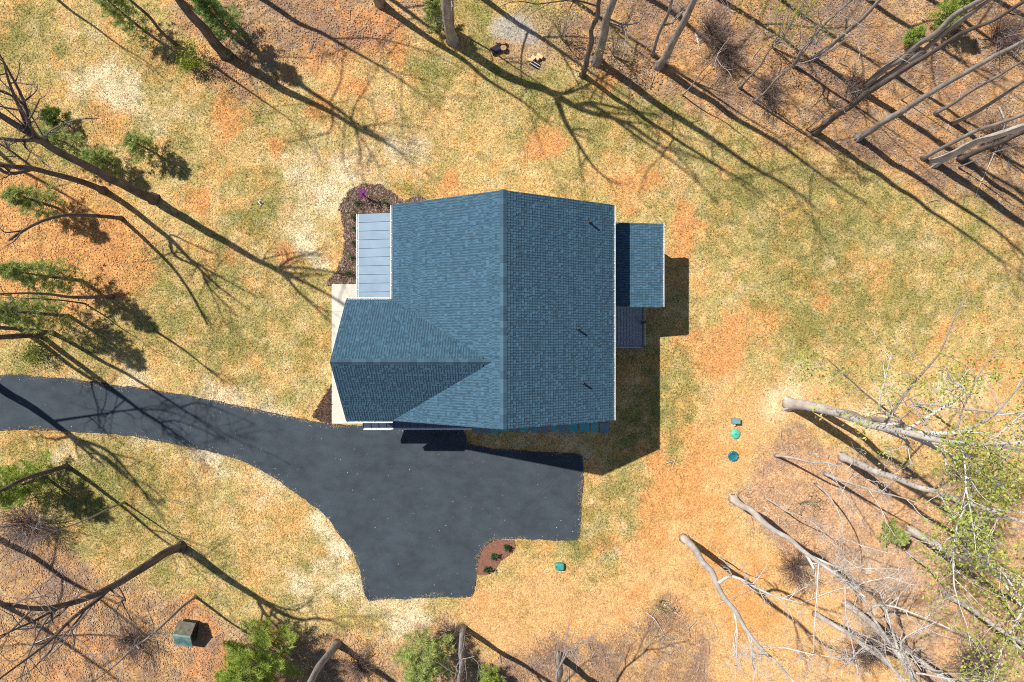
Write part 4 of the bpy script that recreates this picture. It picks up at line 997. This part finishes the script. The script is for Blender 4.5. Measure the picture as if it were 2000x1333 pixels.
PINE = {'green': [(.33, .43, .07), (.22, .33, .06), (.42, .50, .10)], 'light': [(.38, .45, .13), (.30, .38, .11), (.44, .48, .16)], 'blue': [(.22, .34, .10), (.27, .38, .12), (.16, .25, .07)], 'dark': [(.10, .17, .03), (.13, .2, .035)]}
def pine(label, px, py, rpx, h, tone='green', dens=1.0, seed=0, name='young_pine', cat='pine tree'):
    rng = np.random.RandomState(seed + 500)
    R = rpx * GS * .93
    x, y = G(px, py, h * .45); b = np.array((x, y, 0.0))
    t = empty(name, (x, y, 0), label, cat, 'young pines and evergreens around the clearing')
    mb = MB(); mb.tube([b + (0, 0, -.05), b + (rng.normal(0, .08), rng.normal(0, .08), h * .5), b + (0, 0, h)], [.03 + h * .011, .02 + h * .006, .012], 7)
    mb.build('trunk', M['bark_dark_unlit'], t, True)
    mb = MB(); org = []; dirs = []
    nw = max(4, int(h / .5))
    for i in range(nw):
        f = (i + .5) / nw; z = h * (.12 + .86 * f); Lb = R * (1.05 - .82 * f) * rng.uniform(.8, 1.12)
        a0 = rng.uniform(0, 6.28); kb = rng.randint(5, 8)
        for k in range(kb):
            a = a0 + k * 6.283 / kb + rng.normal(0, .18); L = Lb * rng.uniform(.65, 1.15)
            d = np.array((math.cos(a), math.sin(a), rng.uniform(.1, .45)))
            pp = limb_path(rng, b + (0, 0, z), d, L, 4, .09, .04)
            mb.tube(pp, np.linspace(.016, .006, 5), 3)
            m = max(4, int(L / .11 * dens))
            for q in range(m):
                tt = .2 + .8 * (q + 1) / m; fz = min(tt, .999) * 4; ia = int(fz); fr = fz - ia
                p = pp[ia] * (1 - fr) + pp[ia + 1] * fr; dd = unit(pp[ia + 1] - pp[ia])
                side = unit(np.cross(dd, (0, 0, 1.0))) * (1 if q % 2 else -1)
                sl = L * .34 * (1.15 - tt) * rng.uniform(.4, 1.2)
                org += [p, p + (side * .8 + dd * .6) * sl + np.array((0, 0, .04)), p + (side * .8 + dd * .6) * sl * .5]
                dirs += [unit(dd + (0, 0, .5)), unit(side + dd + np.array((0, 0, .5))), unit(side + dd * .6 + np.array((0, 0, .4)))]
    mb.build('branches', M['bark_dark_unlit'], t)['kind'] = 'stuff'
    V, T, C = needle_cloud(rng, np.array(org), np.array(dirs), 13, .2, .011, PINE[tone])
    link('needles', mesh_np('needles', V, None, T, C), M['needle'], t)
    return t

PINES = [('broad bright green pine at the bottom beside the hut', 500, 1295, 100, 6.0, 'green', 1.0),
         ('feathery pale green pine at the bottom left of an upright trunk', 828, 1290, 72, 5.5, 'light', .8),
         ('round green pine at the left edge below the driveway', 28, 950, 58, 6.0, 'green', .9),
         ('upper one of two stacked pines beside the slim leaning tree', 95, 540, 48, 7.0, 'light', .4),
         ('lower one of two stacked pines, above the driveway shadows', 70, 615, 62, 7.0, 'light', .5),
         ('thin needled pine between the snag and the sweeping forked tree', 70, 395, 48, 4.5, 'light', .5),
         ('light pine beside the base of the pale twigs on the west lawn', 130, 285, 48, 3.5, 'light', .4),
         ('see through pine right of another light pine on the west lawn', 200, 315, 44, 3.0, 'light', .35),
         ('airy pine nearest the open lawn on the west side', 280, 288, 42, 3.0, 'light', .4),
         ('dark green pine at the top edge over a leaning trunk', 428, 42, 44, 6.0, 'blue', .55),
         ('soft pine at the top edge left of a narrow trunk', 245, 30, 50, 5.0, 'light', .45),
         ('small dark green evergreen on the upper west lawn', 108, 232, 30, 1.8, 'dark', .9),
         ('sparse pine at the top edge left of the thick trunk', 850, 28, 34, 3.5, 'light', .4),
         ('green pine at the top edge among grey trunks', 1862, 18, 36, 4.0, 'green', .8),
         ('small green pine on the litter under the double trunks', 1782, 72, 18, 2.0, 'green', .8),
         ('small green pine on the south east slope', 1742, 1042, 26, 2.5, 'light', .8),
         ('little pine at the bottom edge left of centre', 955, 1326, 30, 2.5, 'green', .7)]
for k, (lb_, px, py, r, h, tone, dn) in enumerate(PINES):
    pine(lb_, px, py, r, h, tone, dn, k)

def shrub(label, px, py, rpx, h, cols, n, seed, name='shrub', cat='shrub', group=None, size=.05, stems=7, twigmat='twig', hz=.5):
    rng = np.random.RandomState(seed + 900); R = rpx * GS
    x, y = G(px, py, h * .5); b = np.array((x, y, .0))
    t = empty(name, (x, y, 0), label, cat, group)
    mb = MB(); tips = []
    for i in range(stems):
        a = rng.uniform(0, 6.28); o = rng.uniform(.25, 1) * R
        e = b + np.array((math.cos(a) * o, math.sin(a) * o, h * rng.uniform(.55, 1)))
        pp = np.array([b + (0, 0, -.03), b + (e - b) * np.array((.35, .35, .6)), e]); pp = catmull(pp, 3)
        rr = np.linspace(.012 + h * .004, .006, len(pp)); mb.tube(pp, rr, 4)
        if R > .4: grow(mb, rng, pp, rr, 2 if n else 1, 2, tips, 1.2)
        else: tips += [pp[len(pp) // 2], pp[-2]]
        tips.append(e)
    mb.build('stems', M[twigmat], t)
    if n:
        V, Q, C = leaf_cloud(rng, tips, n, R * .16 + .02, size, cols)
        V[:, 2] = np.maximum(V[:, 2], .03)
        link('foliage', mesh_np('foliage', V, Q, None, C), M['leaf'], t)
    return t

DG = [(.05, .13, .03), (.07, .17, .04), (.04, .1, .025)]
shrub('bright yellow green bush below the dark green top pine', 372, 114, 30, 1.6, [(.3, .36, .04), (.24, .3, .035), (.36, .4, .06)], 1500, 1, 'bush', 'bush')
shrub('low yellow green bush just under the lower stacked pine', 60, 690, 34, .9, [(.2, .24, .03), (.15, .19, .03)], 900, 2, 'bush', 'bush')
shrub('small tree in purple blossom at the top of the dark mulch bed', 710, 381, 9, 1.5, [(.36, .06, .36), (.45, .1, .42), (.28, .04, .3)], 170, 3, 'blossoming_tree', 'shrub', size=.05)
BEDG = 'small shrubs in the dark mulch bed'
for k, (lb_, px, py, r, h) in enumerate([('spiky green shrub nearest below the purple blossom', 696, 398, 10, .5), ('fuller green shrub in the mulch beside the main roof corner', 754, 397, 9, .6), ('faint small shrub left of the metal porch roof corner', 690, 424, 7, .35), ('dark small shrub left of the second porch roof seam', 692, 450, 6, .4), ('pale sprig of shrub level with the middle of the metal roof', 691, 476, 6, .35), ('light leaved shrub lower in the narrow part of the bed', 686, 503, 6, .35), ('dark round shrub closest to the white walkway', 680, 532, 7, .45)]):
    shrub(lb_, px, py, r, h, DG, 160 if k < 2 else 90, 10 + k, group=BEDG, size=.04)
for k, (lb_, px, py) in enumerate([('upper right one of three shrubs in the red bark bed', 991, 1070), ('middle one of three shrubs in the red bark bed', 965, 1087), ('lowest of three shrubs in the red bark bed', 952, 1113)]):
    shrub(lb_, px, py, 6.5, .55, [(.035, .11, .035), (.05, .15, .045)], 260, 20 + k, group='shrubs in the red bark bed', size=.045)
SPR = 'budding saplings'
shrub('yellow budding sapling above the ash patch, right side', 1100, 48, 52, 4.0, YELLOWS, 520, 30, 'sapling', 'sapling', SPR, .06, 9, 'bark')
shrub('yellow budding sapling around the pale trunk at the wood edge', 1205, 85, 50, 3.5, YELLOWS, 420, 31, 'sapling', 'sapling', SPR, .06, 8, 'bark')
shrub('yellow green sapling over the thicket at the top', 1535, 62, 56, 4.5, YELLOWS, 700, 32, 'sapling', 'sapling', SPR, .06, 9, 'bark')
shrub('short yellow sprouting sapling near the bottom on tan litter', 1285, 1190, 22, 1.2, YELLOWS, 110, 33, 'sapling', 'sapling', SPR, .05, 5, 'bark')
shrub('sprouting sapling left of the hooked stem', 1575, 985, 40, 1.0, YELLOWS, 160, 34, 'sapling', 'sapling', SPR, .05, 7, 'bark')
THK = 'leafless brush thickets'
for k, (lb_, px, py, r, h) in enumerate([('dark brush thicket between two slim stems in the north wood', 1500, 178, 44, 1.6), ('dark brush thicket behind the leaning pale trunk at the top', 1392, 58, 52, 2.0), ('brush at the right edge below the slender pale tree', 1950, 262, 48, 1.8), ('brush around the crossing of dark and double trunks', 1668, 165, 34, 1.3), ('brown brush around the foot of the bottom upright trunk', 882, 1240, 36, 1.2), ('grey brush at the left edge over shaded litter', 45, 1030, 80, 2.2), ('grey brush on the slope under the snapped trunk', 1560, 1110, 55, 1.2), ('brush spreading along the bottom right corner', 1900, 1290, 70, 1.8), ('low brush at the upper right corner', 1960, 60, 55, 1.8), ('brush left of the narrow dark trunk at the top of the wood', 1420, 110, 36, 1.3), ('brush in the litter below the bottom pale pine', 700, 1300, 45, 1.0), ('brush over the litter left of the hut', 250, 1250, 50, 1.2), ('brush between tangled pale trees at the bottom', 1690, 1270, 60, 1.5)]):
    shrub(lb_, px, py, r, h, None, 0, 50 + k, 'brush', 'brush', THK, stems=int(14 + r * .5))

# ------------------------------------------------------------------ small things
def lathe(mb, c, prof, k=20):
    a = np.arange(k) * 2 * math.pi / k; V = []
    for r, z in prof: V += [(c[0] + r * math.cos(t), c[1] + r * math.sin(t), c[2] + z) for t in a]
    n = len(prof); Q = []
    for i in range(n - 1): Q += [(i * k + j, i * k + (j + 1) % k, (i + 1) * k + (j + 1) % k, (i + 1) * k + j) for j in range(k)]
    V.append((c[0], c[1], c[2] + prof[-1][1])); T = [((n - 1) * k + j, (n - 1) * k + (j + 1) % k, n * k) for j in range(k)]
    mb.add(V, Q, T)

x, y = G(1436, 848.5)
t = empty('septic_lid', (x, y, 0), 'bright green domed riser lid, middle of three items on the straw', 'lid')
mb = MB(); lathe(mb, (x, y, 0), [(.25, -.03), (.25, .06), (.235, .075), (.2, .085), (.1, .125), (.03, .13)]); mb.build('lid', M['jade_plastic'], t, True)
for k in range(8):
    a = k * math.pi / 4; mb = MB(); mb.bar((x + .06 * math.cos(a), y + .06 * math.sin(a), .128), (x + .21 * math.cos(a), y + .21 * math.sin(a), .088), .018, .02); mb.build('rib', M['jade_plastic'], t)
mb = MB(); lathe(mb, (x, y, .125), [(.03, 0), (.03, .02)], 8); mb.build('bolt', M['black'], t)
x, y = G(1432, 892)
t = empty('septic_lid', (x, y, 0), 'dark teal flat riser lid, lowest of three items on the straw', 'lid')
mb = MB(); lathe(mb, (x, y, 0), [(.28, -.03), (.28, .05), (.265, .065), (.2, .07), (.19, .062), (.05, .062)]); mb.build('lid', M['deep_teal'], t, True)
for k in range(6):
    a = k * math.pi / 3; mb = MB(); lathe(mb, (x + .235 * math.cos(a), y + .235 * math.sin(a), .066), [(.022, 0), (.022, .014)], 8); mb.build('bolt', M['black'] if k % 2 else M['rail_top'], t)
mb = MB(); mb.box(x - .05, x + .05, y + .1, y + .15, .062, .085); mb.build('handle', M['black'], t)

x, y = G(1437, 823.5, .2)
t = empty('control_box', (x, y, 0), 'faded blue box with a small white fitting, top of three items on the straw', 'box')
mb = MB(); mb.box(x - .2, x + .2, y - .13, y + .13, 0, .3); mb.build('body', M['grey_blue'], t)
mb = MB(); mb.hexa([(x - .23, y - .15, .302), (x + .23, y - .15, .302), (x + .23, y + .15, .302), (x - .23, y + .15, .302)], [(x - .2, y - .12, .36), (x + .2, y - .12, .36), (x + .2, y + .12, .36), (x - .2, y + .12, .36)]); mb.build('lid', M['grey_blue'], t)
mb = MB(); mb.tube([(x - .06, y - .2, -.02), (x - .06, y - .2, .2)], [.055, .055], 10, True); mb.build('pipe_cap', M['white_trim'], t)

x, y = G(1093, 1107.5, .15)
t = empty('utility_pedestal', (x, y, 0), 'rounded teal utility box on the grass by the driveway corner', 'utility box')
mb = MB(); prof = [(0, 1.0), (.2, 1.0), (.25, .93), (.27, .75)]
ring = [(math.copysign(abs(math.cos(a)) ** .45, math.cos(a)), math.copysign(abs(math.sin(a)) ** .45, math.sin(a))) for a in np.arange(20) * math.pi / 10]
V = [(x + cx * .24 * s, y + cy * .2 * s, z) for z, s in prof for cx, cy in ring]; Q = [(i * 20 + j, i * 20 + (j + 1) % 20, (i + 1) * 20 + (j + 1) % 20, (i + 1) * 20 + j) for i in range(3) for j in range(20)]
V.append((x, y, .275)); mb.add(V, Q, [(60 + j, 60 + (j + 1) % 20, 80) for j in range(20)]); mb.build('cover', M['teal_plastic'], t, True)
mb = MB(); lathe(mb, (x - .15, y + .01, .255), [(.035, 0), (.035, .03)], 8); mb.build('lock', M['black'], t)
mb = MB(); mb.box(x - .2, x + .2, y - .16, y + .16, -.02, .035); mb.build('base', M['deep_teal'], t)

x, y = G(509, 397.5)
t = empty('drain_outlet', (x, y, 0), 'small pale and black drain outlet in the grass of the west lawn', 'drain')
mb = MB(); mb.hexa([(x - .15, y + .06, -.02), (x + .02, y - .12, -.02), (x + .14, y + .0, -.02), (x - .02, y + .16, -.02)], [(x - .15, y + .06, .05), (x + .02, y - .12, .05), (x + .14, y + .0, .05), (x - .02, y + .16, .05)]); mb.build('collar', M['concrete'], t)
mb = MB(); mb.hexa([(x - .06, y + .05, .05), (x + .03, y - .06, .05), (x + .11, y + .0, .05), (x + .01, y + .11, .05)], [(x - .06, y + .05, .09), (x + .03, y - .06, .09), (x + .11, y + .0, .09), (x + .01, y + .11, .09)]); mb.build('grate', M['black'], t)

# hut with a pitched green roof
x, y = G(361, 1240, .8)
t = empty('hut', (x, y, 0), 'small hut with a pitched green roof standing on leaf litter', 'hut')
ang = math.radians(-8); ca, sa = math.cos(ang), math.sin(ang)
def hp(a, b_, z): return (x + a * ca - b_ * sa, y + a * sa + b_ * ca, z)
mb = MB(); mb.hexa([hp(-.38, -.5, 0), hp(.38, -.5, 0), hp(.38, .5, 0), hp(-.38, .5, 0)], [hp(-.38, -.5, .75), hp(.38, -.5, .75), hp(.38, .5, .75), hp(-.38, .5, .75)])
mb.add([hp(-.38, -.5, .75), hp(-.38, .5, .75), hp(-.38, .08, 1.2), hp(.38, -.5, .75), hp(.38, .5, .75), hp(.38, .08, 1.2)], None, [(1, 0, 2), (3, 4, 5)])
mb.build('wall', M['hut_wall'], t)
for (b0, z0, b1, z1, mt) in ((-.68, .66, .1, 1.26, 'hut_roof'), (.62, .72, .1, 1.262, 'hut_roof_mossy')):
    mb = MB(); c = [hp(-.45, b0, z0), hp(.45, b0, z0), hp(.45, b1, z1), hp(-.45, b1, z1)]
    if b0 > 0: c = [c[1], c[0], c[3], c[2]]
    dz = np.array((0, 0, -.045)); mb.hexa([np.array(q) + dz for q in c], c); mb.build('roof_panel', M[mt], t)
mb = MB(); mb.bar(hp(-.46, .1, 1.275), hp(.46, .1, 1.275), .1, .03); mb.build('ridge_cap', M['hut_roof'], t)
mb = MB(); mb.hexa([hp(.382, -.2, .08), hp(.405, -.2, .08), hp(.405, .2, .08), hp(.382, .2, .08)], [hp(.382, -.2, .7), hp(.405, -.2, .7), hp(.405, .2, .7), hp(.382, .2, .7)]); mb.build('door', M['black'], t)

# cut logs round the ash patch
def log(label, px, py, px2, py2, r, z0, z1, bark='log_bark', group='cut logs beside the ash patch', name='log'):
    a = np.array((*G(px, py), z0)); b = np.array((*G(px2, py2), z1))
    t = empty(name, (a[0], a[1], 0), label, 'log', group)
    mb = MB(); mb.tube([a, a * .5 + b * .5, b], [r * 1.02, r, r], 12); mb.build('bark', M[bark], t, True)
    for p, d in ((a, a - b), (b, b - a)):
        d = unit(d); u = unit(np.cross(d, (0.3, 0.2, 1))); v = np.cross(u, d); q = p + d * .006
        an = np.arange(12) * math.pi / 6
        mb = MB(); mb.add([q + (u * math.cos(s) + v * math.sin(s)) * r * .98 for s in an] + [q + d * .012], None, [(i, (i + 1) % 12, 12) for i in range(12)] + [((i + 1) % 12, i, 12) for i in range(12)]); mb.build('cut_face', M['cut_wood'], t)
log('upright pale log round, upper one right of the blackened logs', 982, 88, 982.5, 86.5, .15, 0, .32)
log('upright pale log round, lower one right of the blackened logs', 983, 99, 983.5, 97.5, .16, 0, .3)
log('small pale log round above the blackened logs', 973, 85, 973.4, 84.3, .11, 0, .2)
log('upper blackened log lying beside the pale rounds', 959, 101, 977, 91, .12, .12, .14, 'charred')
log('lower blackened log lying beside the pale rounds', 961, 106, 979, 97, .14, .14, .15, 'charred')
for k, (lb_, a, b_, c, d, r) in enumerate([('tan split log farthest right on the ash patch edge', 1050, 108, 1060, 116, .1), ('tan log in the middle of the small split pile', 1040, 113, 1045, 119, .12), ('tan log at the left of the small split pile', 1031, 118, 1041, 121, .09), ('second tan log leaning right in the small split pile', 1046, 114, 1053, 119, .1)]):
    log(lb_, a, b_, c, d, r, .1, .15, 'cut_wood', group='split logs in a small pile')
x, y = G(1045, 126)
t = empty('folded_chair', (x, y, 0), 'dark folded chair with two pale bars lying by the split logs', 'chair')
def fp(u, v, z): return (x + u * .83 + v * .56, y - u * .56 + v * .83, z)
mb = MB(); mb.hexa([fp(-.24, -.2, .02), fp(.2, -.16, .02), fp(.2, .16, .02), fp(-.24, .2, .02)], [fp(-.24, -.2, .09), fp(.2, -.16, .14), fp(.2, .16, .14), fp(-.24, .2, .09)]); mb.build('seat', M['charred'], t)
for v in (-.12, .02):
    mb = MB(); mb.bar(fp(-.26, v, .12), fp(.3, v, .17), .03, .03); mb.build('leg', M['concrete'], t)

# fallen sticks and split timber on the litter
FALL = 'fallen sticks on the leaf litter'
def stick(label, pts, r, seed, mat='bark_pale_sunlit'):
    rng = np.random.RandomState(seed); P = catmull([np.array((*G(px, py), .06 + .05 * rng.rand())) for px, py in pts], 4)
    o = empty('fallen_branch', (P[0][0], P[0][1], 0), label, 'branch', FALL)
    mb = MB(); rr = np.linspace(r, r * .35, len(P)); mb.tube(P, rr, 6, True); mb.build('stem', M[mat], o, True)
    mb = MB()
    for k in range(5):
        i = rng.randint(2, len(P)); a = rng.uniform(0, 6.28); q = P[i] + np.array((math.cos(a), math.sin(a), .25)) * rng.uniform(.2, .5)
        mb.tube([P[i], (P[i] + q) / 2 + rng.normal(0, .03, 3), q], [r * .5, r * .35, .006], 3)
    mb.build('twigs', M[mat], o)
for k, (lb_, pts, r) in enumerate([('pale stick with a fork at the lower centre right', [(1262, 1196), (1280, 1212), (1297, 1240)], .03), ('thin stick beside the forked stick near the bottom', [(1296, 1180), (1320, 1198), (1338, 1206)], .03), ('pale split log piece high in the north wood', [(1358, 66), (1364, 90)], .06), ('pale stick under the double trunks', [(1674, 90), (1680, 110)], .04), ('broken pale limb at the right wood edge', [(1950, 210), (1960, 245), (1940, 300), (1910, 368)], .06), ('short stick right of the drive in the orange straw', [(1300, 905), (1318, 900)], .02), ('stick on the bottom left litter below the forked tree', [(60, 1260), (120, 1235)], .03), ('thin stick under the snapped trunk', [(1490, 990), (1530, 1020)], .025), ('grey stick left of the snapped trunk foot', [(1400, 1180), (1470, 1150)], .02), ('long limb lying along the bottom right', [(1560, 1180), (1640, 1150), (1720, 1140)], .04)]):
    stick(lb_, pts, r, 70 + k)

# ------------------------------------------------------------------ ground cover: straw, grass, dry leaves, mulch chips
rng = np.random.RandomState(77)
house_box = [(-7.4, -3.4), (4.3, -3.4), (4.3, 6.0), (-7.4, 6.0)]
def free(x, y, margin=0.0, beds=True):
    ok = poly_sd(x, y, drive_poly[::5]) < margin
    ok &= ~((x > -9.5) & (x < -6.2) & (y > -4.38) & (y < 3.02))
    ok &= ~((x > -7.3) & (x < 4.3) & (y > -3.3) & (y < 5.9))
    if beds:
        for b in (bed_nw, bed_sw, bed_dr): ok &= poly_sd(x, y, b) < .02
    for a, b_, c in STONES:
        x0, y1_ = G(a, 826); x1_, y0_ = G(b_, 845); ok &= ~((x > x0) & (x < x1_) & (y > y0_) & (y < y1_))
    return ok
def spread_pts(n): return rng.uniform(-29, 29, n), rng.uniform(-19.8, 19.8, n)

# straw and grass blades
n = 760000
x, y = spread_pts(n)
c, wd, lf, so, gr, ash = ground_color(x, y)
keep = free(x, y, -.02 + .0) & (rng.rand(n) < (1 - wd) * (1 - .45 * lf) * (1 - .6 * ash))
x, y, c, gr, so = x[keep], y[keep], c[keep], gr[keep], so[keep]; n = len(x)
isg = rng.rand(n) < gr * .6
az = rng.uniform(0, 6.283, n); L = np.where(isg, rng.uniform(.06, .13, n), rng.uniform(.06, .14, n)); rise = np.where(isg, rng.uniform(.4, 1.1, n), rng.uniform(.03, .35, n))
w = rng.uniform(.007, .015, n)
ex, ey = np.cos(az) * L * np.cos(rise), np.sin(az) * L * np.cos(rise); ez = L * np.sin(rise)
nx_, ny_ = -np.sin(az) * w, np.cos(az) * w
z0 = np.full(n, -.005)
V = np.stack([np.stack([x - nx_, y - ny_, z0], -1), np.stack([x + nx_, y + ny_, z0], -1), np.stack([x + ex, y + ey, z0 + ez + .012], -1)], 1).reshape(-1, 3)
mul = rng.choice([.3, .55, .8, 1.0, 1.15, 1.3], (n, 1)); mul = mul + (np.clip(mul, .72, 1.15) - mul) * so[:, None] * .8
cb = c * mul * rng.uniform(.85, 1.15, (n, 1)); cb[isg] = np.array((.16, .185, .045)) * rng.uniform(.4, 1.7, (isg.sum(), 1))
pale_i = (~isg) & (rng.rand(n) < .15 * (1 - gr * .6)); cb[pale_i] = (cb[pale_i] * .4 + np.array((.8, .66, .42)) * .6) * rng.uniform(.7, 1.05, (pale_i.sum(), 1))
cb = np.clip(cb, 0, .85)
g = link('straw_and_grass', mesh_np('straw_and_grass', V, None, np.arange(n * 3).reshape(-1, 3), np.repeat(cb, 3, 0)), M['blade'])
tag(g, kind='stuff')

# dry leaves
def leaves_at(name, x, y, cols, smin, smax, zl=.02, lift=.03, base=None):
    n = len(x); az = rng.uniform(0, 6.283, n); s = rng.uniform(smin, smax, n)
    t1 = rng.normal(0, .2, n); t2 = rng.normal(0, .2, n)
    u = np.stack([np.cos(az), np.sin(az), t1], -1) * s[:, None]; v = np.stack([-np.sin(az), np.cos(az), t2], -1) * s[:, None] * .62
    cen = np.stack([x, y, zl + np.abs(rng.normal(0, lift, n))], -1)
    V = np.stack([cen - u, cen + v, cen + u, cen - v], 1).reshape(-1, 3)
    k = rng.randint(0, len(cols), n); C = np.asarray(cols)[k]
    if base is not None: C = C * .45 + base * .6
    C = C * rng.uniform(.68, 1.3, (n, 1))
    o = link(name, mesh_np(name, V, np.arange(n * 4).reshape(-1, 4), None, np.repeat(np.clip(C, 0, .8), 4, 0)), M['litter'])
    tag(o, kind='stuff'); return o
n = 420000
x, y = spread_pts(n)
lcol, wood, leafy, so, gr, ash = ground_color(x, y)
keep = free(x, y, -.05) & (rng.rand(n) < np.clip((wood * .95 + leafy * .45) * (.35 + .65 * sstep(.4, .56, fbm(x, y, .8, 171, 3))) + .003, 0, 1) * (1 - .8 * ash))
x, y, lcol = x[keep], y[keep], lcol[keep]
BROWN = [(.44, .26, .125), (.52, .32, .15), (.3, .18, .10), (.56, .39, .22), (.46, .23, .1), (.36, .26, .18), (.27, .16, .1), (.3, .19, .13), (.66, .5, .33)]
leaves_at('leaf_litter', x, y, BROWN, .022, .062, .012, .012, base=lcol)

# bits of leaf blown onto the driveway, thicker along its edges
n = 26000
x, y = rng.uniform(-27, 4, n), rng.uniform(-14, -1.5, n)
d = poly_sd(x, y, drive_poly[::4])
keep = (d > 0) & (rng.rand(n) < np.where(d < .3, .3, .018) * (.4 + 1.6 * (fbm(x, y, 1.3, 123) > .52)))
keep &= ~((x > -9.5) & (x < -6.2) & (y > -4.38))
leaves_at('blown_leaves', x[keep], y[keep], [(.3, .2, .13), (.42, .31, .22), (.22, .15, .1), (.55, .48, .4)], .014, .034, .062, .006)

# straw lapping over the driveway edge
n = 160000
x, y = rng.uniform(-28, 5, n), rng.uniform(-15, -1.2, n)
d = poly_sd(x, y, drive_poly[::4]); keep = (d > -.12) & (d < .02 + .2 * np.clip((fbm(x, y, .6, 133, 3) - .42) * 3, 0, 1)) & free(x, y, .3) & (rng.rand(n) < .7)
x, y = x[keep], y[keep]; n = len(x); az = rng.uniform(0, 6.283, n); L = rng.uniform(.05, .13, n); w = .008
V = np.stack([np.stack([x - np.sin(az) * w, y + np.cos(az) * w, np.full(n, .05)], -1), np.stack([x + np.sin(az) * w, y - np.cos(az) * w, np.full(n, .05)], -1), np.stack([x + np.cos(az) * L, y + np.sin(az) * L, np.full(n, .075)], -1)], 1).reshape(-1, 3)
c = ground_color(x, y)[0] * rng.uniform(.55, 1.1, (n, 1))
tag(link('edge_straw', mesh_np('edge_straw', V, None, np.arange(n * 3).reshape(-1, 3), np.repeat(c, 3, 0)), M['blade']), kind='stuff')

# chips on the mulch beds
for bed, nn, cols in ((bed_nw, 9000, [(.16, .105, .08), (.24, .165, .125), (.1, .065, .05), (.32, .23, .175)]), (bed_sw, 1200, [(.09, .055, .04), (.13, .08, .06), (.05, .03, .025)]), (bed_dr, 3200, [(.34, .16, .11), (.5, .29, .21), (.2, .09, .06), (.62, .44, .33)])):
    b = np.array(bed); x = rng.uniform(b[:, 0].min(), b[:, 0].max(), nn); y = rng.uniform(b[:, 1].min(), b[:, 1].max(), nn)
    k = (poly_sd(x, y, bed) > -.03) & ~((x > -7.3) & (y < 5.9)) & ~((x > -9.5) & (x < -6.2) & (y > -4.38) & (y < 3.02))
    if k.sum(): leaves_at('bark_chips', x[k], y[k], cols, .035, .075, .045, .012)

# twigs strewn over the wood floor
n = 5200
x, y = spread_pts(n); wood = ground_masks(x, y)[0]; keep = (rng.rand(n) < wood) & free(x, y, -.1)
x, y = x[keep], y[keep]; mb = MB()
for a, b_ in zip(x, y):
    t = rng.uniform(0, 6.28); l = rng.uniform(.2, .9)
    p = np.array((a, b_, .03)); q = p + np.array((math.cos(t) * l, math.sin(t) * l, rng.uniform(0, .12)))
    k_ = 2.2 if rng.rand() < .15 else 1.0
    mb.tube([p, (p + q) / 2 + rng.normal(0, .03, 3), q], [.012 * k_, .009 * k_, .004 * k_], 3)
tag(mb.build('strewn_twigs', M['bark'], None), kind='stuff')
